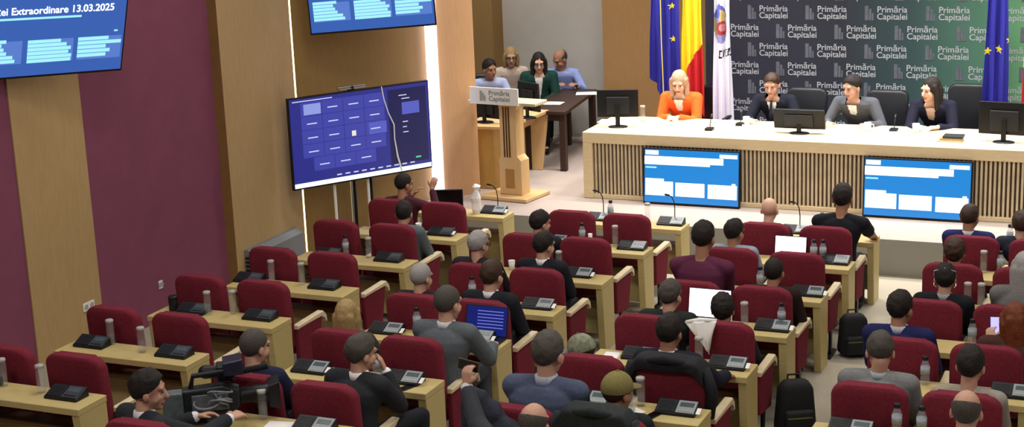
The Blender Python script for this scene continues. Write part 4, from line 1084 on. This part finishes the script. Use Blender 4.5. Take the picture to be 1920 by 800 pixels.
seated('C', 3, 0, (3.526, 4.376, 1.336), 'grey-haired man in dark green jacket before the bright white laptop', who='grey-haired man in dark green', hair='short', hc='ash', tc='272e2b', hyaw=-.2, hands={-1: (3.40, 4.80, .92), 1: (3.66, 4.80, .92)})
seated('C', 3, 1, (3.987, 4.376, 1.248), 'person with dark bowl-shaped hair leaning before the bright white laptop', who='bowl-haired person', hair='curly', hc='dark', tc='2a2b2f', hyaw=.2)
seated('C', 4, 0, (3.422, 5.70, 1.50), 'tall man in maroon shirt with short dark hair seen from behind', who='man in maroon shirt', hair='short', hc='dark', top='shirt', tc='5e2c46', s=1.14, width=1.1, skin='b', hyaw=-.1)
seated('C', 4, 1, (4.084, 5.718, 1.212), 'man in dark brown jacket with cropped dark hair, fourth row', who='man in dark brown jacket', hair='buzz', hc='dark', tc='2d2020', mask=False, skin='b')
seated('C', 5, 0, (3.343, 7.02, 1.213), 'man in pale blue-grey jacket with dark hair, third row', who='man in pale blue-grey jacket', hair='short', hc='dark', tc='8d99a6', hyaw=-.4, skin='b')
seated('C', 6, 0, (3.403, 8.19, 1.171), 'bald man in the second row facing the podium, seen from behind', who='bald man', hair='none', hc='ash', tc='5a3036', top='shirt', skin='c')
seated('C', 6, 1, (4.166, 8.29, 1.32), 'man in black T-shirt with dark hair leaning on the front desk', who='man in black T-shirt', hair='short', hc='dark', top='tee', tc='1c1e24', s=1.14, width=1.08, skin='b', px=4.13, hands={1: (4.40, 8.80, .80), -1: (3.98, 8.80, .78)})
# block across the open aisle
seated('D', 1, 1, (6.356, 1.715, 1.58), 'man in white shirt with a bald spot at the bottom right', who='white-shirted man', hair='bald', hc='ash', top='shirt', tc='dfe6ec', s=1.06)
seated('D', 2, 0, (5.547, 3.12, 1.44), 'man in grey suit jacket bending forward, near the open aisle', who='grey-suited man by the aisle', hair='short', hc='ash', tc='7a7b7c', shirt='9fb0b4', s=1.08, pitch=.5, hyaw=.2, width=1.06)
seated('D', 2, 1, (6.202, 3.05, 1.421), 'man in beige shirt with thick dark brown hair, sixth row', who='man in beige shirt', hair='short', hc='dark', top='shirt', tc='9a948a', s=1.06, hyaw=-.1)
seated('D', 3, 0, (5.46, 4.43, 1.371), 'man in bright navy suit with short dark hair, near the open aisle', who='navy-suited man by the aisle', hair='short', hc='dark', tc='232654', shirt='b8bcc8', s=1.07, hyaw=-.35, width=1.05, skin='b')
seated('D', 3, 1, (6.355, 4.376, 1.367), 'woman with long auburn hair looking at a lit phone', who='auburn-haired woman', hair='long', hc='auburn', tc='4a2f2a', hyaw=.5, pitch=.3, hands={-1: (6.14, 4.62, 1.10), 1: (6.30, 4.64, 1.07)}, hdir={-1: (0, .5, .6)}, curl=.7)
seated('D', 4, 0, (5.62, 5.718, 1.272), 'dark-haired man wearing a headset band and black jacket, fourth row', who='man with headset band', hair='short', hc='dark', tc='1d1f24', shirt='9fa4aa', mask=True, hyaw=.1)
seated('D', 4, 1, (6.30, 5.668, 1.43), 'grey-haired person in grey jacket cut by the right edge of the photo', who='grey-haired person at the edge', hair='bob', hc='silver', tc='6c6c6a', s=1.08, px=6.28)
seated('D', 5, 0, (5.513, 7.02, 1.157), 'person with curly brown hair seen from behind, third row', who='curly-haired person', hair='curly', hc='brown', tc='22242c')
seated('D', 6, 0, (5.482, 8.24, 1.20), 'man in navy blue suit with cropped hair, second row across the aisle', who='navy-suited man nearest the stage', hair='short', hc='brown', tc='252a5c', shirt='c4c8d2', hyaw=-.2, pitch=.25, skin='b')
seated('D', 6, 1, (5.997, 8.19, 1.178), 'person in dark blue top at the right edge, second row', who='person in dark blue', hair='short', hc='brown', tc='2a2d3c')
# on the stage
def stage(label, pel, head, **kw):
    kw.setdefault('seat', .66); kw.setdefault('s', 1.13); kw.setdefault('vox', .009)
    return person(label, pel, STAGE, head, **kw)
hz = PT + .035
stage('woman in bright orange jacket with long fair hair, hands clasped on the podium', (1.07, 12.78), (1.051, 12.42, 1.80), yaw=PI, pitch=.35, hyaw=PI + .1, hair='long', hc='fair', skin='c', tc='f2682c', shirt='f4f0ee', vneck=True,
      hands={-1: (1.10, 12.20, hz), 1: (.98, 12.20, hz)}, hdir={-1: (-.6, -.5, 0), 1: (.6, -.5, 0)}, curl=.6)
stage('man in dark navy suit and tie looking down at the podium', (2.40, 12.88), (2.316, 12.52, 1.79), yaw=PI, pitch=.25, hyaw=PI - .05, hair='short', hc='brown', tc='1b1e2b', shirt='f2f2f4', tie='1e2236', vneck=True,
      hands={-1: (2.60, 12.22, hz), 1: (2.12, 12.20, hz)}, hdir={-1: (-.3, -.8, 0), 1: (.3, -.8, 0)}, curl=.5)
stage('man in grey jacket and open white shirt turned towards his neighbour', (3.52, 12.86), (3.402, 12.45, 1.80), yaw=PI - .1, pitch=.2, hyaw=PI - .6, hair='short', hc='dark', tc='54575e', shirt='e6e8ec', vneck=True, width=1.05,
      hands={-1: (3.66, 12.20, hz), 1: (3.14, 12.20, hz)}, hdir={-1: (-.3, -.8, 0), 1: (.3, -.8, 0)}, curl=.5)
stage('woman in black jacket with long dark hair, hands folded, near the right flag', (4.52, 12.84), (4.391, 12.50, 1.785), yaw=PI, pitch=.1, hyaw=PI - .65, hair='long', hc='dark', skin='c', tc='1f2030', shirt='d8b8aa', vneck=True,
      hands={-1: (4.54, 12.20, hz), 1: (4.30, 12.18, hz)}, hdir={-1: (-.7, -.5, 0), 1: (.5, -.7, 0)}, curl=.5)
stage('man in pale blue shirt with dark hair and beard seated left of the lectern', (-2.42, 13.82), (-2.309, 13.6, 1.72), yaw=PI + .5, hyaw=PI + 1.0, hair='short', hc='dark', skin='b', top='shirt', tc='aebbe0', s=1.08, hands={-1: (-2.02, 13.50, 1.36), 1: (-2.32, 13.45, 1.36)})
stage('blond woman with glasses in beige top behind the lectern sign', (-2.34, 14.45), (-2.259, 14.3, 1.80), yaw=PI + .5, hyaw=PI + .5, hair='tail', hc='blond', skin='a', top='shirt', tc='c9b7a8', s=1.08, glasses=True)
stage('woman with long black hair and glasses in green jacket at the dark table', (-1.78, 14.15), (-1.66, 13.98, 1.775), yaw=PI + .35, hyaw=PI + .45, pitch=.2, hair='long', hc='dark', skin='c', tc='1d4038', shirt='f0f0f0', vneck=True, s=1.08, glasses=True)
stage('bald man in light blue shirt bending over papers beside the woman in green', (-1.66, 14.93), (-1.60, 14.70, 1.72), yaw=PI + .2, hyaw=PI - .5, pitch=.45, hair='bald', hc='ash', skin='b', top='shirt', tc='93a5dc', s=1.12,
      hands={-1: (-1.25, 14.47, STAGE + .93), 1: (-1.55, 14.40, STAGE + .93)})
# phones held by people
S_, E_, W_ = armsF[-1]; wp = W_ + rF
t = thing('mobile_phone', 'dark phone held up by the bald man at the bottom edge', 'phone', wp + V((-.005, .055, .125)), 0)
bm = bmesh.new(); box(bm, -.075, .075, -.005, .005, -.037, .037, .004); bm.transform(Matrix.Rotation(.15, 4, 'Y')); bm_obj('case', bm, M('bronze case', '5a4632', .4, .1, 30), t)
bm = bmesh.new(); box(bm, -.068, .068, -.0062, -.005, -.032, .032); bm.transform(Matrix.Rotation(.15, 4, 'Y')); bm_obj('screen', bm, dark_screen, t)
t = thing('wrist_watch', 'steel watch on the raised wrist of the bald man', 'watch', wp - V((0, 0, .025)))
dd = (W_ - E_).normalized(); bm = bmesh.new(); tube(bm, [-dd*.012, dd*.012], .039, 16); bm_obj('strap', bm, chrome, t)
bm = bmesh.new(); lathe(bm, [(.018, 0), (.018, .008), (0, .008)], 16); bm.transform(Matrix.Translation((0, -.036, 0)) @ Matrix.Rotation(PI/2, 4, 'X')); bm_obj('dial', bm, white, t)
t = thing('mobile_phone', 'phone with bright bluish screen held by the auburn-haired woman', 'phone', (6.17, 4.72, 1.20), .2)
bm = bmesh.new(); box(bm, -.038, .038, -.005, .005, -.075, .075, .004); bm.transform(Matrix.Rotation(-.5, 4, 'X')); bm_obj('case', bm, black, t)
bm = bmesh.new(); box(bm, -.034, .034, -.0062, -.005, -.068, .068); bm.transform(Matrix.Rotation(-.5, 4, 'X')); bm_obj('screen', bm, EM('phone screen', 'a9a2ff', 1.6), t)

# ------------------------------------------------------------------ chairs, now that their sitters are known
BSH = {'A': 'wall block', 'B': 'second block', 'C': 'third block', 'D': 'block across open aisle'}
for b in 'ABCD':
    for n in range(0, 7):
        for s in (0, 1):
            if n == 0 and (b, s) not in (('B', 0), ('B', 1), ('A', 0), ('C', 1)): continue
            who = OCC.get((b, n, s)); row = ROWW[n+1]
            lab = f'red auditorium chair of the {who}, {row} row, {BSH[b]}' if who else f'empty red auditorium chair, {sidew(b, s)} seat, {row} row, {BSH[b]}'
            place_chair(CX[b][s], n, lab)

# ------------------------------------------------------------------ video camera, bags, coats, held paper
t = thing('video_camera', 'large black shoulder video camera with viewfinder beside the cameraman', 'video camera', (1.16, 1.00, TOP[1] + .02), -.95); t.scale = (1.15, 1.15, 1.15)
dkc = M('camera body', '22262a', .45, .3, 25); gy = M('camera grey', '5c6468', .45, .2, 25)
bm = bmesh.new(); prism(bm, [(-.20, .05), (.12, .05), (.15, .10), (.15, .20), (.05, .23), (-.20, .22)], 'x', -.055, .055, .012); bm_obj('body', bm, dkc, t)
bm = bmesh.new(); box(bm, .055, .068, -.15, .08, .08, .19, .004); bm_obj('control_panel', bm, gy, t)
bm = bmesh.new(); prism(bm, [(-.24, .0), (-.06, .0), (-.08, .045), (-.24, .045)], 'x', -.05, .05, .01); bm_obj('shoulder_pad', bm, black, t)
bm = bmesh.new(); box(bm, -.05, .05, -.33, -.20, .05, .21, .01); bm_obj('battery', bm, gy, t)
bm = bmesh.new(); lathe(bm, [(.045, 0), (.05, .02), (.05, .09), (.058, .10), (.058, .17), (.068, .20), (.068, .25), (.05, .25), (.045, .21), (0, .21)], 20)
bm.transform(Matrix.Translation((0, .14, .14)) @ Matrix.Rotation(-PI/2, 4, 'X')); ln = bm_obj('lens', bm, black, t, True)
bm = bmesh.new(); prism(bm, [(.33, .07), (.40, .05), (.40, .23), (.33, .21)], 'x', -.085, .085, .006); bm_obj('lens_hood', bm, black, ln)
bm = bmesh.new(); tube(bm, [(0, -.15, .22), (0, -.13, .30), (0, .08, .31), (0, .12, .24)], .017, 10); bm_obj('handle', bm, black, t)
bm = bmesh.new(); tube(bm, [(-.05, .06, .27), (-.05, .34, .30)], .02, 10); bm_obj('shotgun_microphone', bm, M('mic foam', '1c1e20', .9, .3, 90, bump=.4), t)
bm = bmesh.new(); box(bm, -.19, -.06, .02, .13, .22, .32, .01); vf = bm_obj('viewfinder', bm, dkc, t)
bm = bmesh.new(); rcone(bm, (-.13, .02, .27), .04, (-.13, -.05, .275), .046); bm_obj('eyecup', bm, black, vf, True)
bm = bmesh.new(); prism(bm, [(.06, .30), (.18, .30), (.18, .40), (.06, .385)], 'x', -.08, .08, .008); bm_obj('video_light', bm, M('light housing', '24263a', .4, .2, 30), t)
bm = bmesh.new()
RC = random.Random(3)
for k in range(7):
    p0 = V((.065, RC.uniform(-.18, .02), RC.uniform(.10, .20))); p3 = V((.065, RC.uniform(-.02, .12), RC.uniform(.06, .2)))
    q1 = p0 + V((RC.uniform(.03, .07), RC.uniform(-.05, .05), RC.uniform(-.05, .08))); q2 = p3 + V((RC.uniform(.03, .07), RC.uniform(-.05, .05), RC.uniform(-.08, .05)))
    tube(bm, [p0*(1-u)**3 + q1*3*u*(1-u)**2 + q2*3*u*u*(1-u) + p3*u**3 for u in [i/8 for i in range(9)]], .006, 6)
bm_obj('cable', bm, M('cable grey', '7c8488', .5), t)
bm = bmesh.new(); lathe(bm, [(.07, -.02), (.08, 0), (.08, .012), (0, .012)], 18); bm_obj('mount_plate', bm, gy, t)

def backpack(x, y, z, rz, lab, s=1, m=None, name='backpack'):
    t = thing(name, lab, 'bag', (x, y, z), rz); t.scale = (s, s, s)
    m = m or M('black nylon', '1a1c1f', .75, .2, 60, bump=.2)
    bm = bmesh.new(); vs = box(bm, -.16, .16, -.10, .10, .004, .46, .07, seg=4)
    for v in bm.verts:
        k = v.co.z/.46; v.co.x *= 1.05 - .25*k*k; v.co.y *= 1.1 - .35*k; v.co += noise.noise_vector(v.co*9)*.014; v.co.z = max(v.co.z, .003)
    bm_obj('bag_body', bm, m, t, True)
    bm = bmesh.new(); box(bm, -.12, .12, -.165, -.09, .04, .25, .03, seg=3); bm_obj('front_pocket', bm, m, t, True)
    bm = bmesh.new(); tube(bm, [(-.05, .05, .43), (-.045, .06, .49), (.045, .06, .49), (.05, .05, .43)], .010, 8); bm_obj('handle', bm, m, t)
    for k in (-1, 1):
        bm = bmesh.new(); tube(bm, [(k*.08, .07, .42), (k*.10, .14, .36), (k*.11, .14, .18), (k*.12, .09, .06)], .014, 8); bm_obj('strap', bm, m, t)
    bm = bmesh.new(); box(bm, -.10, .10, -.1685, -.164, .19, .20); bm_obj('zip', bm, M('olive zip', '6b6f3a', .6), t)
backpack(4.57, 6.95, FL[6], .5, 'black backpack on the floor of the open aisle, third-block side', .92)
backpack(4.58, 4.50, FL[4], .5, 'black backpack nearest the camera beside the third-block aisle chairs', 1.05)
def drape(lab, x, y, z, w, top, drop_b, drop_f, m, name='coat', thick=.07):
    """garment thrown over a chair back"""
    t = thing(name, lab, 'coat', (x, y, z))
    bm = bmesh.new(); nx, ny = 26, 30; g = []
    L = drop_b + thick + drop_f + .12
    for j in range(ny + 1):
        q = j/ny*L; row = []
        for i in range(nx + 1):
            s = i/nx*2 - 1; ww = w*(1 + .12*math.sin(q*9)*.3)
            if q < drop_b: yy = -thick - .004; zz = top - (drop_b - q)
            elif q < drop_b + thick*2: a = (q - drop_b)/(thick*2)*PI; yy = -thick*math.cos(a)*1.0; zz = top + .03*math.sin(a)
            else: yy = thick + .02; zz = top - (q - drop_b - thick*2)
            fall = max(0, abs(s) - .75)*.35
            p = V((s*ww, yy, zz - fall)); nv = noise.noise_vector(p*7)
            row.append(bm.verts.new(p + V((nv.x*.02, (-1 if yy < 0 else 1)*abs(nv.y)*.03, nv.z*.015))))
        g.append(row)
    for j in range(ny):
        for i in range(nx): bm.faces.new((g[j][i], g[j][i+1], g[j+1][i+1], g[j+1][i]))
    o = bm_obj('coat_cloth', bm, m, t, True); md = o.modifiers.new('t', 'SOLIDIFY'); md.thickness = .012
    bm = bmesh.new(); tube(bm, [(-w*.5, -thick*.9, top - .0), (0, -thick*1.2, top + .035), (w*.5, -thick*.9, top)], [.022, .034, .022], 10); bm_obj('collar', bm, m, t, True)
    for k in (-1, 1):
        bm = bmesh.new(); tube(bm, [(k*w*.95, -.02, top - .05), (k*(w + .05), -.02, top - .22), (k*(w + .03), -.04, top - .42)], [.05, .045, .04], 10); bm_obj('sleeve', bm, m, t, True)
coatm = M('black coat', '1b1c22', .8, .2, 50, bump=.2)
drape('black coat draped over the chair back of the navy-jacketed man', CX['C'][1] - .02, YD[2] + .125, FL[3], .29, 1.13, .07, .30, coatm, thick=.095)
drape('dark hooded jacket thrown over the chair back of the olive-capped man', CX['C'][1] - .08, YD[1] + .125, FL[2], .27, 1.13, .16, .25, M('dark green coat', '20282a', .8, .25, 40, bump=.3), thick=.10)
# dark coat bundled in the aisle
t = thing('bundled_coat', 'dark blue coat bundled on the seventh-row desk beside the raised phone', 'coat', (3.30, 1.04, TOP[1]))
bm = bmesh.new(); rcone(bm, (-.08, 0, .10), .10, (-.07, 0, .36), .11); rcone(bm, (0, 0, .10), .10, (.02, .01, .28), .11); rcone(bm, (.08, 0, .09), .10, (.14, .0, .17), .11); rcone(bm, (-.1, -.02, .09), .10, (.14, -.02, .09), .10)
me = blend(bm, .018, 4); bm = bmesh.new(); bm.from_mesh(me)
for v in bm.verts: v.co += noise.noise_vector(v.co*11)*.022; v.co.z = max(.003, v.co.z)
bm_obj('coat_cloth', bm, M('dark blue coat', '272b38', .85, .15, 50, bump=.2), t, True)
bm = bmesh.new(); tube(bm, [(-.06, -.11, .36), (.0, -.14, .22), (.06, -.13, .06)], [.05, .045, .04], 10); bm_obj('sleeve', bm, M('dark blue coat', '272b38'), t, True)
# white garment hung over the corner of a chair back
t = thing('white_scarf', 'white cloth hung over the left corner of a chair back below the bright laptop', 'scarf', (3.92, 3.955, 1.125), 0)
bm = bmesh.new(); g = []
for j in range(15):
    row = []; q = j/14
    for i in range(13):
        p_ = i/12; xl = -.13 + .19*q; xr = .145 - .06*q; x = xl + (xr - xl)*p_
        z = .135 + .03*p_ - q*(.29 - .12*abs(p_ - .62))
        row.append(bm.verts.new((x, -.02 + .012*math.sin(p_*11 + q*3) - .03*math.sin(q*PI), z)))
    g.append(row)
for j in range(14):
    for i in range(12): bm.faces.new((g[j][i], g[j][i+1], g[j+1][i+1], g[j+1][i]))
o = bm_obj('scarf_cloth', bm, paper, t, True); md = o.modifiers.new('t', 'SOLIDIFY'); md.thickness = .006
bm = bmesh.new(); tube(bm, [(-.12, -.01, .13), (0, .0, .155), (.14, -.01, .165)], [.014, .02, .014], 8); bm_obj('folded_edge', bm, paper, t, True)

# ------------------------------------------------------------------ light
def area(x, y, z, sx, sy, w, col=(1, .93, .82), rx=0, ry=0, rz=0, spread=PI):
    l = bpy.data.lights.new('ceiling_lamp', 'AREA'); l.shape = 'RECTANGLE'; l.size = sx; l.size_y = sy; l.energy = w; l.color = col; l.spread = spread
    o = bpy.data.objects.new('ceiling_lamp', l); COL.objects.link(o); o.location = (x, y, z); o.rotation_euler = (rx, ry, rz); return o
W1 = (1, .955, .89)
for x in (0, 4.2, 8.4):
    for y in (-2.5, 2.0, 6.3): area(x, y, 5.9, 1.4, 1.4, 78, W1)
for x in (.2, 2.6, 5.0, 7.2): area(x, 10.95, 5.85, .9, .5, 72, (1, .96, .93), spread=1.9)
for x in (.6, 2.6, 4.6, 6.8): area(x, 12.2, 5.85, .9, .4, 62, (1, .96, .93), spread=1.7)
area(-1.7, 12.9, 5.8, 1.0, 1.0, 125, W1)
w = bpy.data.worlds.new('world'); sc.world = w; w.use_nodes = True
w.node_tree.nodes['Background'].inputs[0].default_value = (.9, .92, 1, 1); w.node_tree.nodes['Background'].inputs[1].default_value = .3

# ------------------------------------------------------------------ camera (solved from the photograph's own geometry)
cam = bpy.data.cameras.new('camera'); co = bpy.data.objects.new('camera', cam); COL.objects.link(co); sc.camera = co
rt = V((.91668465, .39767146, -.03932757)); upv = V((-.05984908, .23392827, .97041004)); fw = V((-.3951042, .88720628, -.23823873))
mw = Matrix(((rt.x, upv.x, -fw.x, 7.63048898), (rt.y, upv.y, -fw.y, -8.10484128), (rt.z, upv.z, -fw.z, 5.31851895), (0, 0, 0, 1)))
co.matrix_world = mw; cam.sensor_width = 36; cam.lens = 36*2986.1/1920; cam.clip_end = 100
sc.view_settings.view_transform = 'Standard'; sc.view_settings.look = 'None'; sc.view_settings.gamma = 1; sc.view_settings.use_curve_mapping = False
sc.view_settings.exposure = 0
